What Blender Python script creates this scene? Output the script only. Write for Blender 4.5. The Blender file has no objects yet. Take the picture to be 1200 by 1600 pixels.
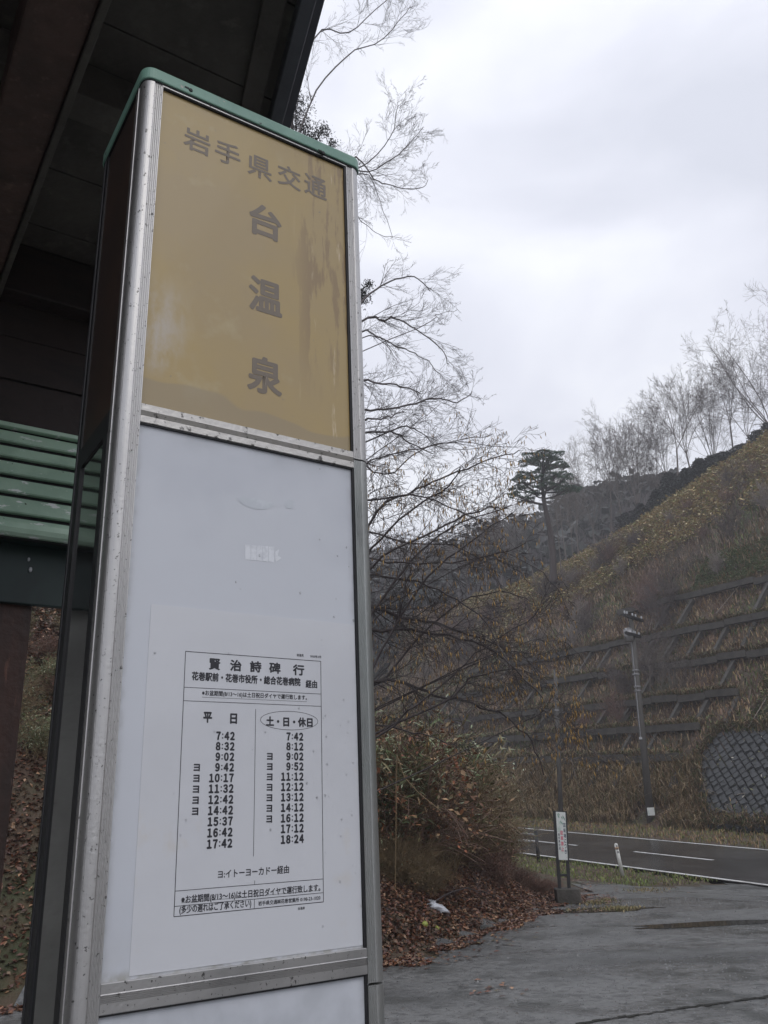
import bpy, math, random
import numpy as np
from mathutils import Matrix, Vector
random.seed(7); rng = np.random.default_rng(7); np.random.seed(7)
sc = bpy.context.scene; COL = sc.collection
H = 1.6                                     # eye height above the lot
# ------------------------------------------------------------------ camera
F = 1304.72; PIT = 0.349977; ROL = -0.039869
cp, sp, cr, sr = math.cos(PIT), math.sin(PIT), math.cos(ROL), math.sin(ROL)
X = Vector((cr, -sp*sr, cp*sr)); Y = Vector((-sr, -sp*cr, cp*cr)); Z = Vector((0, -cp, -sp))
cam = bpy.data.objects.new('camera', bpy.data.cameras.new('camera')); COL.objects.link(cam)
M = Matrix((X, Y, Z)).transposed().to_4x4(); M.translation = (0, 0, H); cam.matrix_world = M
cam.data.sensor_fit = 'VERTICAL'; cam.data.sensor_height = 24; cam.data.lens = F/1600*24
cam.data.clip_start = 0.02; cam.data.clip_end = 3000
sc.camera = cam
# ------------------------------------------------------------------ world, sun, exposure
SUN_EL, SUN_AZ = math.radians(48), math.radians(150)
w = bpy.data.worlds.new('World'); sc.world = w; w.use_nodes = True
nt = w.node_tree; nt.nodes.clear(); L = nt.links.new
def N(t, **k):
    n = nt.nodes.new(t)
    for a, b in k.items(): setattr(n, a, b)
    return n
out = N('ShaderNodeOutputWorld'); sky = N('ShaderNodeTexSky'); sky.sky_type = 'NISHITA'; sky.sun_disc = False
sky.sun_elevation = SUN_EL; sky.sun_rotation = SUN_AZ
bs = N('ShaderNodeBackground'); L(sky.outputs[0], bs.inputs[0]); bs.inputs[1].default_value = 0.1
tc = N('ShaderNodeTexCoord'); mp = N('ShaderNodeMapping'); mp.inputs['Scale'].default_value = (1, 1, 2.0)
L(tc.outputs['Generated'], mp.inputs[0])
no = N('ShaderNodeTexNoise'); no.inputs['Scale'].default_value = 2.4; no.inputs['Detail'].default_value = 6; no.inputs['Roughness'].default_value = .48
no.inputs['Distortion'].default_value = .35
L(mp.outputs[0], no.inputs[0])
rp = N('ShaderNodeValToRGB'); L(no.outputs[0], rp.inputs[0])
rp.color_ramp.elements[0].position = .36; rp.color_ramp.elements[0].color = (.56, .58, .655, 1)
rp.color_ramp.elements[1].position = .63; rp.color_ramp.elements[1].color = (.80, .815, .865, 1)
e = rp.color_ramp.elements.new(.5); e.color = (.67, .685, .76, 1)
bc = N('ShaderNodeBackground'); L(rp.outputs[0], bc.inputs[0]); bc.inputs[1].default_value = 1.32
mx = N('ShaderNodeMixShader'); mx.inputs[0].default_value = .93; L(bs.outputs[0], mx.inputs[1]); L(bc.outputs[0], mx.inputs[2])
L(mx.outputs[0], out.inputs[0])
sun = bpy.data.lights.new('sun', 'SUN'); sun.energy = 0.6; sun.angle = math.radians(40); sun.color = (1, .97, .92)
so = bpy.data.objects.new('sun', sun); COL.objects.link(so)
so.rotation_euler = (math.pi/2-SUN_EL, 0, math.pi-SUN_AZ); so.location = (0, 0, 60)
vs = sc.view_settings; vs.view_transform = 'Standard'; vs.look = 'None'; vs.exposure = 0.27; vs.gamma = 1; vs.use_curve_mapping = False

# ------------------------------------------------------------------ pixel helpers (surveying only)
def ray(px, py):
    u, v = px-600, py-800
    a = cr*u+sr*v; b = -sr*u+cr*v
    return np.array([a, cp*F+sp*b, sp*F-cp*b])/F
CAM = np.array([0, 0, H])
def at(px, py, Yd):
    r = ray(px, py); return CAM+r/r[1]*Yd
def atz(px, py, z):
    r = ray(px, py); return CAM+r/r[2]*(z-H)
P0 = np.array([-0.35542, 1.10845, 0.]); PHI = 0.59371
DU = np.array([math.cos(PHI), math.sin(PHI), 0]); DN = np.array([math.sin(PHI), -math.cos(PHI), 0])
def fc(px, py, off=0.):                     # pixel -> (u, z) on the sign's front
    r = ray(px, py); t = ((P0+DN*off-CAM)@DN)/(r@DN); q = CAM+r*t-P0
    return q@DU, q[2]
def W(u, v, z): return P0+DU*u+DN*v+np.array([0, 0, z])

# ------------------------------------------------------------------ materials
def mat(name, col=(.5, .5, .5), rough=.6, metal=0., spec=.5, noise=None, bump=None, attr=None, coat=0., extra=None, trans=0.):
    m = bpy.data.materials.new(name); m.use_nodes = True
    t = m.node_tree; b = t.nodes['Principled BSDF']; l = t.links.new
    b.inputs['Base Color'].default_value = (*col, 1); b.inputs['Roughness'].default_value = rough
    b.inputs['Metallic'].default_value = metal; b.inputs['Specular IOR Level'].default_value = spec
    b.inputs['Coat Weight'].default_value = coat
    if trans: b.inputs['Transmission Weight'].default_value = trans
    co = t.nodes.new('ShaderNodeTexCoord')
    src = None
    if attr:
        a = t.nodes.new('ShaderNodeAttribute'); a.attribute_name = attr; src = a.outputs['Color']; l(src, b.inputs['Base Color'])
    if noise:                                # list of (scale, colour, lo, hi, stretch)
        for sc_, c2, lo, hi, st in noise:
            mpn = t.nodes.new('ShaderNodeMapping'); mpn.inputs['Scale'].default_value = st; l(co.outputs['Object'], mpn.inputs[0])
            mpn.inputs['Location'].default_value = (random.random()*9,)*3
            nn = t.nodes.new('ShaderNodeTexNoise'); nn.inputs['Scale'].default_value = sc_; nn.inputs['Detail'].default_value = 7
            nn.inputs['Roughness'].default_value = .62; l(mpn.outputs[0], nn.inputs[0])
            mr = t.nodes.new('ShaderNodeMapRange'); mr.inputs[1].default_value = lo; mr.inputs[2].default_value = hi; l(nn.outputs[0], mr.inputs[0])
            mi = t.nodes.new('ShaderNodeMix'); mi.data_type = 'RGBA'; l(mr.outputs[0], mi.inputs[0])
            if src is None: mi.inputs[6].default_value = (*col, 1)
            else: l(src, mi.inputs[6])
            mi.inputs[7].default_value = (*c2, 1); src = mi.outputs[2]
        l(src, b.inputs['Base Color'])
    if bump:
        for i, (sc_, st) in enumerate(bump if isinstance(bump, list) else [bump]):
            nn = t.nodes.new('ShaderNodeTexNoise'); nn.inputs['Scale'].default_value = sc_; nn.inputs['Detail'].default_value = 5; l(co.outputs['Object'], nn.inputs[0])
            bp = t.nodes.new('ShaderNodeBump'); bp.inputs['Strength'].default_value = st; bp.inputs['Distance'].default_value = .6/sc_
            l(nn.outputs[0], bp.inputs['Height'])
            if i: l(prev, bp.inputs['Normal'])
            prev = bp.outputs[0]
        l(prev, b.inputs['Normal'])
    if extra: extra(t, b, co)
    return m
S1 = (1, 1, 1)
def rough_noise(scale, lo, hi, r0, r1):
    def f(t, b, co):
        nn = t.nodes.new('ShaderNodeTexNoise'); nn.inputs['Scale'].default_value = scale; nn.inputs['Detail'].default_value = 5
        t.links.new(co.outputs['Object'], nn.inputs[0])
        mr = t.nodes.new('ShaderNodeMapRange'); mr.inputs[1].default_value = lo; mr.inputs[2].default_value = hi
        mr.inputs[3].default_value = r0; mr.inputs[4].default_value = r1
        t.links.new(nn.outputs[0], mr.inputs[0]); t.links.new(mr.outputs[0], b.inputs['Roughness'])
    return f
m_attr = mat('leaf_matter', rough=.55, spec=.35, attr='col')
m_attr_wet = mat('wet_leaf_matter', rough=.38, spec=.5, attr='col')
m_bark = mat('grey_bark', (.13, .115, .115), .8, noise=[(9, (.095, .085, .078), .45, .7, S1)], bump=(40, .5))
m_bark_far = mat('pale_bark', (.10, .085, .085), .9)
m_bark_dark = mat('dark_wet_bark', (.050, .038, .037), .6, noise=[(12, (.06, .048, .045), .5, .75, S1)], bump=(50, .5))
m_pinebark = mat('red_pine_bark', (.050, .036, .034), .85, noise=[(3, (.045, .035, .032), .4, .6, S1)])
m_ground = mat('bank_soil', (.070, .042, .026), .8, noise=[(.55, (.045, .050, .020), .47, .60, S1), (3.5, (.085, .055, .03), .5, .72, S1), (.16, (.06, .036, .026), .5, .7, S1)], bump=[(6, .8), (25, .5)])
m_far = mat('far_wood_floor', (.055, .045, .044), .9, noise=[(.12, (.035, .04, .036), .45, .6, S1), (.9, (.085, .066, .06), .5, .7, S1)], bump=(1.2, 1))
def asphalt_extra(t, b, co):
    l = t.links.new
    nn = t.nodes.new('ShaderNodeTexNoise'); nn.inputs['Scale'].default_value = .42; nn.inputs['Detail'].default_value = 6; nn.inputs['Distortion'].default_value = .6
    mpn = t.nodes.new('ShaderNodeMapping'); mpn.inputs['Scale'].default_value = (.55, 1.25, 1); mpn.inputs['Rotation'].default_value = (0, 0, -.25); l(co.outputs['Object'], mpn.inputs[0]); l(mpn.outputs[0], nn.inputs[0])
    mr = t.nodes.new('ShaderNodeMapRange'); mr.inputs[1].default_value = .50; mr.inputs[2].default_value = .64
    mr.inputs[3].default_value = .34; mr.inputs[4].default_value = .07; l(nn.outputs[0], mr.inputs[0]); l(mr.outputs[0], b.inputs['Roughness'])
m_asph = mat('wet_asphalt', (.17, .172, .17), .4, noise=[(.42, (.085, .088, .09), .5, .62, (.55, 1.25, 1)), (55, (.22, .22, .21), .55, .75, S1), (9, (.085, .087, .087), .5, .62, S1), (26, (.24, .24, .235), .56, .72, S1), (1.3, (.075, .078, .075), .5, .62, S1)], bump=[(60, .75), (20, .35), (4, .15)], extra=asphalt_extra)
m_road = mat('dark_wet_road', (.055, .052, .051), .19, noise=[(.35, (.085, .082, .08), .48, .6, (1, 1, 1)), (2.2, (.035, .033, .033), .5, .65, S1), (60, (.07, .07, .07), .6, .8, S1)], bump=(110, .35))
m_pud = mat('puddle_water', (.045, .040, .032), .04, spec=.6)
m_paint = mat('road_paint', (.62, .62, .60), .5, noise=[(3, (.28, .28, .27), .50, .68, S1), (14, (.15, .15, .15), .60, .68, S1)])
m_conc = mat('mossy_concrete', (.058, .052, .046), .75, noise=[(1.6, (.095, .086, .074), .45, .65, S1), (4, (.028, .03, .022), .5, .7, S1)], bump=(20, .5))
m_block = mat('wall_block_stone', (.058, .060, .066), .7, noise=[(.8, (.032, .035, .034), .42, .62, S1), (18, (.09, .09, .095), .55, .75, S1)], bump=(25, .6))
m_joint = mat('wall_joint', (.012, .012, .012), .9)
m_alu = mat('weathered_aluminium', (.50, .49, .48), .36, .8, noise=[(7, (.38, .375, .37), .45, .7, (1, 1, .2)), (120, (.13, .125, .12), .635, .67, (1, 1, .7)), (200, (.15, .15, .14), .63, .67, S1)], bump=(160, .12))
m_alu_d = mat('dull_aluminium', (.33, .345, .335), .42, .75, noise=[(35, (.23, .24, .235), .5, .7, (1, 1, .12)), (7, (.42, .42, .41), .5, .7, (1, 1, .3))], bump=(160, .15))
m_alu_b = mat('pitted_aluminium', (.55, .53, .50), .38, .6, noise=[(75, (.10, .095, .09), .58, .64, S1), (20, (.62, .60, .58), .5, .7, (1, 1, .5))], bump=(120, .25))
m_black = mat('black_gasket', (.012, .012, .014), .6)
m_green = mat('green_enamel', (.19, .35, .275), .35, noise=[(9, (.15, .29, .23), .45, .65, S1), (70, (.40, .38, .34), .655, .68, S1), (42, (.012, .015, .012), .66, .685, S1)], bump=(90, .15))
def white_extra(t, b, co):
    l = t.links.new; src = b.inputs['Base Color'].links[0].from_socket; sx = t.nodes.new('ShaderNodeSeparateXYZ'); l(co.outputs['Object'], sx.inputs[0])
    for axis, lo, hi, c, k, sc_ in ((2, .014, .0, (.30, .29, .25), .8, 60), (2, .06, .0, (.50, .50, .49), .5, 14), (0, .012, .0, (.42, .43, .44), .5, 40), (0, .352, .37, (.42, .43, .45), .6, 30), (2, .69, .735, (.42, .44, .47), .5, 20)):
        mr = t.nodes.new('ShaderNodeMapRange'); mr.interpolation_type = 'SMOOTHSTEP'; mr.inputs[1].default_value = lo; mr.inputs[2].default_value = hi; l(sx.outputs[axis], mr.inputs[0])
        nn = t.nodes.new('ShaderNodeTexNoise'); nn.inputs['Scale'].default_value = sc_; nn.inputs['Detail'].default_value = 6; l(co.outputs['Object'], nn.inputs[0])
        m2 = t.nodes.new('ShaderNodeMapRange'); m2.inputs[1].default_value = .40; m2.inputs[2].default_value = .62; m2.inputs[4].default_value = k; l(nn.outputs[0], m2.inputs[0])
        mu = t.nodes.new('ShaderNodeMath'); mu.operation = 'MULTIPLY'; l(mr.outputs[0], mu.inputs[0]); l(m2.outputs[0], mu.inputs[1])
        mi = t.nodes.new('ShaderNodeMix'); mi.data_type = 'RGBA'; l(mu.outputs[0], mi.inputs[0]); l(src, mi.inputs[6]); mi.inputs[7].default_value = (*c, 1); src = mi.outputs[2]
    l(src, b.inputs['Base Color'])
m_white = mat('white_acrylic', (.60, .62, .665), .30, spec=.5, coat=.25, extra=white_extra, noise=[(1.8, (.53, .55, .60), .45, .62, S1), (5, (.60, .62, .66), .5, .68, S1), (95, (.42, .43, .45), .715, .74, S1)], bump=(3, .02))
m_paper = mat('notice_paper', (.64, .65, .68), .32, coat=.25, noise=[(4, (.60, .61, .64), .45, .65, S1), (6, (.62, .59, .55), .62, .75, S1), (130, (.55, .56, .58), .73, .75, S1)], bump=(5, .02))
m_ink = mat('black_ink', (.028, .028, .035), .45)
m_ink2 = mat('faded_ink', (.19, .155, .118), .4)
m_residue = mat('glue_residue', (.56, .59, .63), .4, noise=[(60, (.62, .65, .69), .5, .6, S1)])
m_residue2 = mat('tape_residue', (.76, .78, .82), .4, noise=[(80, (.66, .68, .72), .5, .6, S1)])
def yel_extra(t, b, co):
    l = t.links.new; src = b.inputs['Base Color'].links[0].from_socket
    sx = t.nodes.new('ShaderNodeSeparateXYZ'); l(co.outputs['Object'], sx.inputs[0])
    def band(sock, lo, hi):
        mr = t.nodes.new('ShaderNodeMapRange'); mr.interpolation_type = 'SMOOTHSTEP'; mr.inputs[1].default_value = lo; mr.inputs[2].default_value = hi; l(sock, mr.inputs[0]); return mr.outputs[0]
    def mul(a, b_):
        n = t.nodes.new('ShaderNodeMath'); n.operation = 'MULTIPLY'; l(a, n.inputs[0])
        if isinstance(b_, float): n.inputs[1].default_value = b_
        else: l(b_, n.inputs[1])
        return n.outputs[0]
    def noise(scale, st, lo, hi):
        mpn = t.nodes.new('ShaderNodeMapping'); mpn.inputs['Scale'].default_value = st; l(co.outputs['Object'], mpn.inputs[0])
        nn = t.nodes.new('ShaderNodeTexNoise'); nn.inputs['Scale'].default_value = scale; nn.inputs['Detail'].default_value = 6; nn.inputs['Roughness'].default_value = .65; l(mpn.outputs[0], nn.inputs[0])
        return band(nn.outputs[0], lo, hi)
    def mixc(src, fac, c):
        mi = t.nodes.new('ShaderNodeMix'); mi.data_type = 'RGBA'; l(fac, mi.inputs[0]); l(src, mi.inputs[6]); mi.inputs[7].default_value = (*c, 1); return mi.outputs[2]
    # vertical run marks on the right part, pale bloom lower left, dirty band along the foot (stains of the sheet itself)
    src = mixc(src, mul(mul(band(sx.outputs[0], .24, .30), noise(30, (1, 1, .16), .50, .58)), mul(band(sx.outputs[2], .05, .25), .95)), (.30, .21, .11))
    src = mixc(src, mul(mul(band(sx.outputs[0], .24, .33), noise(55, (1, 1, .10), .60, .66)), .8), (.60, .49, .33))
    src = mixc(src, mul(mul(band(sx.outputs[0], .10, .015), noise(9, (1, 1, .5), .42, .62)), mul(band(sx.outputs[2], .26, .16), mul(band(sx.outputs[2], .03, .09), .75))), (.52, .49, .46))
    nn = t.nodes.new('ShaderNodeTexNoise'); nn.inputs['Scale'].default_value = 5; l(co.outputs['Object'], nn.inputs[0])
    ad = t.nodes.new('ShaderNodeMath'); ad.operation = 'MULTIPLY_ADD'; l(nn.outputs[0], ad.inputs[0]); ad.inputs[1].default_value = .12; l(sx.outputs[2], ad.inputs[2])
    src = mixc(src, mul(band(ad.outputs[0], .105, .098), .7), (.33, .265, .17))
    l(src, b.inputs['Base Color'])
m_yel = mat('yellowed_panel', (.43, .315, .135), .36, coat=.1, noise=[(3.2, (.40, .30, .155), .42, .62, S1), (9, (.46, .37, .21), .6, .75, S1), (90, (.30, .25, .16), .69, .73, S1)], extra=yel_extra)
m_wood = mat('dark_roof_timber', (.10, .088, .076), .75, noise=[(3, (.06, .052, .046), .42, .65, (1, 1, 1)), (14, (.135, .12, .10), .55, .75, S1)], bump=(30, .4))
m_beam = mat('brown_stained_timber', (.115, .066, .055), .65, noise=[(6, (.065, .042, .036), .4, .7, (1.5, 1.5, 1.5)), (16, (.17, .10, .08), .58, .72, (2, 2, 2))], bump=(30, .4))
m_fascia = mat('grey_fascia', (.105, .108, .125), .6, noise=[(5, (.08, .083, .096), .45, .6, S1)])
m_post = mat('red_brown_post', (.065, .030, .022), .6, noise=[(5, (.035, .022, .018), .45, .65, (3, 3, .5)), (22, (.16, .075, .05), .6, .72, (3, 3, .4))], bump=(30, .3))
m_slat = mat('chipped_green_paint', (.42, .58, .45), .24, noise=[(4, (.33, .47, .36), .45, .62, S1), (13, (.74, .78, .75), .60, .64, (1, 1, 3)), (30, (.05, .06, .04), .66, .7, S1)], bump=(25, .12))
m_header = mat('dark_brown_header', (.030, .020, .018), .7, noise=[(5, (.020, .016, .015), .45, .65, (1, 1, 4))], bump=(30, .3))
m_board_shade = mat('shaded_green_board', (.012, .028, .026), .5, noise=[(4, (.008, .018, .018), .45, .6, S1)])  # green wall below the slats, its shadow painted into the base colour
m_glass = mat('dark_glass_pane', (.022, .022, .022), .07, spec=1.0, coat=1.0)
m_plaster = mat('grey_render_wall', (.30, .30, .28), .8, noise=[(3, (.22, .22, .205), .45, .65, S1), (20, (.14, .14, .13), .62, .72, S1)], bump=(20, .3))
m_steel = mat('grey_steel', (.30, .30, .31), .45, .5, noise=[(8, (.18, .17, .17), .5, .7, S1)])
m_polec = mat('pole_concrete', (.078, .073, .066), .8, noise=[(2, (.085, .08, .075), .45, .6, (2, 2, .4))], bump=(30, .2))
m_ceram = mat('white_insulator', (.46, .47, .49), .25)
m_dark = mat('black_iron', (.018, .018, .020), .5)
m_signw = mat('faded_white_plate', (.66, .68, .66), .45, noise=[(6, (.50, .58, .53), .52, .62, S1), (16, (.34, .33, .28), .66, .74, S1)])
m_red = mat('faded_red_print', (.62, .20, .24), .5)
m_gprint = mat('green_print', (.22, .36, .30), .5)
m_blackp = mat('grey_print', (.12, .14, .17), .5)
m_pvc = mat('white_plastic_post', (.66, .66, .63), .4, noise=[(14, (.45, .44, .40), .6, .75, S1)])
m_orange = mat('faded_orange_reflector', (.55, .36, .22), .3)
m_bag = mat('white_plastic_bag', (.60, .62, .66), .3)
m_fruit = mat('yellow_green_fruit', (.30, .34, .07), .4)
m_drop = mat('water_bead', (.9, .9, .9), .02, trans=1.0)

# ------------------------------------------------------------------ mesh helpers
def link(o, parent=None, **tags):
    COL.objects.link(o)
    if parent: o.parent = parent
    for k, v in tags.items():
        if v: o[{'cat': 'category'}.get(k, k)] = v
    return o
def empty(name, loc=(0, 0, 0), label=None, cat=None, group=None):
    o = bpy.data.objects.new(name, None); o.location = tuple(float(x) for x in loc); o.empty_display_size = .2
    return link(o, None, label=label, cat=cat, group=group)
def fastmesh(name, V, Fc, m, cols=None, smooth=False):
    """V (n,3); Fc (m,k) int array; cols (m,3) per face"""
    me = bpy.data.meshes.new(name); V = np.asarray(V, np.float32); Fc = np.asarray(Fc, np.int32)
    k = Fc.shape[1]
    me.vertices.add(len(V)); me.vertices.foreach_set('co', V.ravel())
    me.loops.add(Fc.size); me.loops.foreach_set('vertex_index', Fc.ravel())
    me.polygons.add(len(Fc)); me.polygons.foreach_set('loop_start', np.arange(0, Fc.size, k, dtype=np.int32))
    me.polygons.foreach_set('loop_total', np.full(len(Fc), k, np.int32))
    if smooth: me.polygons.foreach_set('use_smooth', np.ones(len(Fc), bool))
    if cols is not None:
        a = me.color_attributes.new('col', 'FLOAT_COLOR', 'CORNER')
        c = np.ones((len(Fc), k, 4), np.float32); c[:, :, :3] = np.asarray(cols)[:, None, :]
        a.data.foreach_set('color', c.ravel())
    me.update(); me.materials.append(m)
    return me
def O(name, me, parent=None, loc=None, rot=None, scl=None, **tags):
    o = bpy.data.objects.new(name, me)
    if loc is not None: o.location = tuple(float(x) for x in loc)
    if rot is not None: o.rotation_euler = rot
    if scl is not None: o.scale = (scl,)*3 if isinstance(scl, (int, float)) else scl
    return link(o, parent, **tags)
class MB:                                    # small generic mesh collector
    def __init__(s): s.v = []; s.f = []
    def add(s, vs, fs):
        b = len(s.v); s.v += [tuple(float(c) for c in v) for v in vs]; s.f += [tuple(b+i for i in f) for f in fs]
    def box(s, c, hx, hy, hz, ax=None):      # centre, half sizes, axes
        ax = ax or (np.array([1., 0, 0]), np.array([0, 1., 0]), np.array([0, 0, 1.])); c = np.array(c, float)
        vs = [c+ax[0]*hx*i+ax[1]*hy*j+ax[2]*hz*k for i in (-1, 1) for j in (-1, 1) for k in (-1, 1)]
        s.add(vs, [(0, 1, 3, 2), (4, 6, 7, 5), (0, 4, 5, 1), (2, 3, 7, 6), (0, 2, 6, 4), (1, 5, 7, 3)])
    def tube(s, p, q, r0, r1, n=10, cap=True):
        p = Vector(p); q = Vector(q); d = (q-p).normalized(); a = d.orthogonal().normalized(); b = d.cross(a)
        vs = [c+(a*math.cos(t)+b*math.sin(t))*r for c, r in ((p, r0), (q, r1)) for t in [2*math.pi*i/n for i in range(n)]]
        fs = [(i, (i+1) % n, n+(i+1) % n, n+i) for i in range(n)]
        if cap: fs += [tuple(range(n))[::-1], tuple(range(n, 2*n))]
        s.add(vs, fs)
    def ball(s, c, r, n=8, m=6, sq=(1, 1, 1)):
        vs = [(c[0]+r*sq[0]*math.sin(math.pi*j/m)*math.cos(2*math.pi*i/n), c[1]+r*sq[1]*math.sin(math.pi*j/m)*math.sin(2*math.pi*i/n), c[2]+r*sq[2]*math.cos(math.pi*j/m)) for j in range(m+1) for i in range(n)]
        s.add(vs, [(j*n+i, (j+1)*n+i, (j+1)*n+(i+1) % n, j*n+(i+1) % n) for j in range(m) for i in range(n)])
    def prism(s, prof, z0, z1, f, closed=True):  # profile [(a,b)], f(a,b,z)->world
        n = len(prof); vs = [f(a, b, z) for z in (z0, z1) for a, b in prof]
        s.add(vs, [(i, (i+1) % n, n+(i+1) % n, n+i) for i in range(n if closed else n-1)]+([tuple(range(n))[::-1], tuple(range(n, 2*n))] if closed else []))
    def mesh(s, name, m, smooth=False, bevel=0):
        me = bpy.data.meshes.new(name); me.from_pydata(s.v, [], s.f); me.materials.append(m)
        if smooth: me.polygons.foreach_set('use_smooth', np.ones(len(s.f), bool))
        me.update()
        return me
def bevel(o, wd=.004, seg=2):
    b = o.modifiers.new('bevel', 'BEVEL'); b.width = wd; b.segments = seg; b.limit_method = 'ANGLE'; return o
def sheet(p, q, rr, ss): return [p, q, rr, ss]

# text as flat mesh fitted to a box ---------------------------------
_tc = {}
def glyphs(txt, bold):
    key = (txt, bold)
    if key in _tc: return _tc[key]
    cu = bpy.data.curves.new('t', 'FONT'); cu.body = txt; cu.size = 1; cu.offset = bold; cu.resolution_u = 3; cu.fill_mode = 'FRONT'
    o = bpy.data.objects.new('t', cu); COL.objects.link(o); bpy.context.view_layer.update()
    me = o.to_mesh(); me.calc_loop_triangles()
    V = np.zeros(len(me.vertices)*3); me.vertices.foreach_get('co', V); V = V.reshape(-1, 3)[:, :2]
    T = np.zeros(len(me.loop_triangles)*3, np.int32); me.loop_triangles.foreach_get('vertices', T); T = T.reshape(-1, 3)
    o.to_mesh_clear(); bpy.data.objects.remove(o); bpy.data.curves.remove(cu)
    _tc[key] = (V, T); return V, T
class Print:
    k = 1.; n_ = np.array([0, -1., 0]); lift = 0
    def __init__(s): s.V = []; s.T = []; s.n = 0
    def add(s, V, T): s.V.append(V); s.T.append(T+s.n); s.n += len(V)
    def text(s, txt, u0, u1, z0, z1, f, bold=.015):   # f(u,z)->world array
        V, T = glyphs(txt, 0.); lo, hi = V.min(0), V.max(0)
        Q = (V-lo)/np.maximum(hi-lo, 1e-6)
        w_ = bold*(z1-z0)*s.k
        for dx, dz in ((0, 0), (w_, 0), (-w_, 0), (0, w_), (0, -w_), (w_*.7, w_*.7), (-w_*.7, -w_*.7), (w_*.7, -w_*.7), (-w_*.7, w_*.7))[:1 if bold == 0 else 9]:
            s.lift += 1
            s.add(np.array([f(u0+w_+(u1-u0-2*w_)*a+dx, z0+w_+(z1-z0-2*w_)*b+dz) for a, b in Q])+s.n_*(.000004*(s.lift % 9)), T)
    def quad(s, pts): s.add(np.array(pts), np.array([[0, 1, 2], [0, 2, 3]]))
    def line(s, a, b, wd, f):
        a = np.array(a, float); b = np.array(b, float); d = (b-a)/np.linalg.norm(b-a); n = np.array([-d[1], d[0]])*wd/2
        s.quad([f(*(a-n)), f(*(b-n)), f(*(b+n)), f(*(a+n))])
    def mesh(s, name, m): return fastmesh(name, np.concatenate(s.V), np.concatenate(s.T), m)

# tubes from segment lists ------------------------------------------
def tubes(segs, sides=3):
    S = np.asarray(segs, float); p, q, r0, r1 = S[:, :3], S[:, 3:6], S[:, 6], S[:, 7]
    d = q-p; d /= np.maximum(np.linalg.norm(d, axis=1, keepdims=True), 1e-9)
    h = np.where(np.abs(d[:, 2:3]) < .9, np.array([[0, 0, 1.]]), np.array([[1., 0, 0]]))
    a = np.cross(d, h); a /= np.linalg.norm(a, axis=1, keepdims=True); b = np.cross(d, a)
    n = len(S); V = np.zeros((n, 2, sides, 3))
    for i in range(sides):
        t = 2*math.pi*i/sides; o = a*math.cos(t)+b*math.sin(t)
        V[:, 0, i] = p+o*r0[:, None]; V[:, 1, i] = q+o*r1[:, None]
    base = (np.arange(n)*2*sides)[:, None]
    Fc = np.concatenate([base+np.array([[i, (i+1) % sides, sides+(i+1) % sides, sides+i]]) for i in range(sides)])
    return V.reshape(-1, 3), Fc
def rot_about(v, k, a):
    k = k/np.linalg.norm(k); return v*math.cos(a)+np.cross(k, v)*math.sin(a)+k*(k@v)*(1-math.cos(a))
R = random.random
def U(a, b): return a+(b-a)*R()
def grow(out, tips, p, d, Ln, r, lvl, mx, up=.05, wig=.12, spread=.75, dens=1., rmin=.002, nst=0):
    n = 3 if lvl >= mx else (nst if nst else max(4, int(5*Ln**.5)+2))
    st = Ln/n; p = np.array(p, float); d = np.array(d, float); d /= np.linalg.norm(d)
    for i in range(n):
        d = d+np.array([U(-1, 1), U(-1, 1), U(-1, 1)])*wig+np.array([0, 0, up]); d /= np.linalg.norm(d)
        q = p+d*st; fr = (i+1)/n; ra = max(r*(1-i/n*.75), rmin); rb = max(r*(1-fr*.75), rmin)
        out[lvl].append((*p, *q, ra, rb))
        if lvl < mx and fr > .15:
            for _ in range(int(dens)+(R() < dens % 1)):
                k = np.cross(d, np.array([U(-1, 1), U(-1, 1), U(-1, 1)]))
                if np.linalg.norm(k) < 1e-3: continue
                cd = rot_about(d, k, U(.6, 1.2)*spread)
                grow(out, tips, p+(q-p)*R(), cd, Ln*U(.40, .72)*(1.15-fr*.45), max(ra*.5, rmin), lvl+1, mx, up, wig*1.1, spread, dens, rmin, nst)
        p = q
    if lvl >= mx-1: tips.append(p)
def limb(out, tips, pts, r0, r1, mx=3, nch=10, cl=.8, **k):
    P = [np.array(x, float) for x in pts]
    Q = []
    for i in range(len(P)-1):                # catmull-rom
        a = P[max(i-1, 0)]; b = P[i]; c = P[i+1]; d = P[min(i+2, len(P)-1)]
        for t in np.linspace(0, 1, 5)[:-1]:
            Q.append(.5*((2*b)+(c-a)*t+(2*a-5*b+4*c-d)*t*t+(3*b-a-3*c+d)*t**3))
    Q.append(P[-1]); n = len(Q)-1; jit = k.pop('jit', .02)
    Q = [q+np.array([U(-1, 1), U(-1, 1), U(-1, 1)])*jit for q in Q]
    for i in range(n):
        out[0].append((*Q[i], *Q[i+1], r0+(r1-r0)*i/n, r0+(r1-r0)*(i+1)/n))
    for j in range(nch):
        f = U(.12, 1); i = min(int(f*n), n-1); d = Q[i+1]-Q[i]; d /= np.linalg.norm(d)
        kx = np.cross(d, np.array([U(-1, 1), U(-1, 1), U(-1, 1)]))
        grow(out, tips, Q[i]+(Q[i+1]-Q[i])*R(), rot_about(d, kx, U(.35, .9)), cl*U(.6, 1.2)*(1.2-.5*f), (r0+(r1-r0)*f)*.45, 1, mx, **k)
def poly_at_z(P, z):                          # point of a rising polyline at height z
    P = [np.array(p, float) for p in P]
    for a, b in zip(P[:-1], P[1:]):
        if a[2] <= z <= b[2]: return a+(b-a)*(z-a[2])/(b[2]-a[2])
    return P[0] if z < P[0][2] else P[-1]
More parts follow.
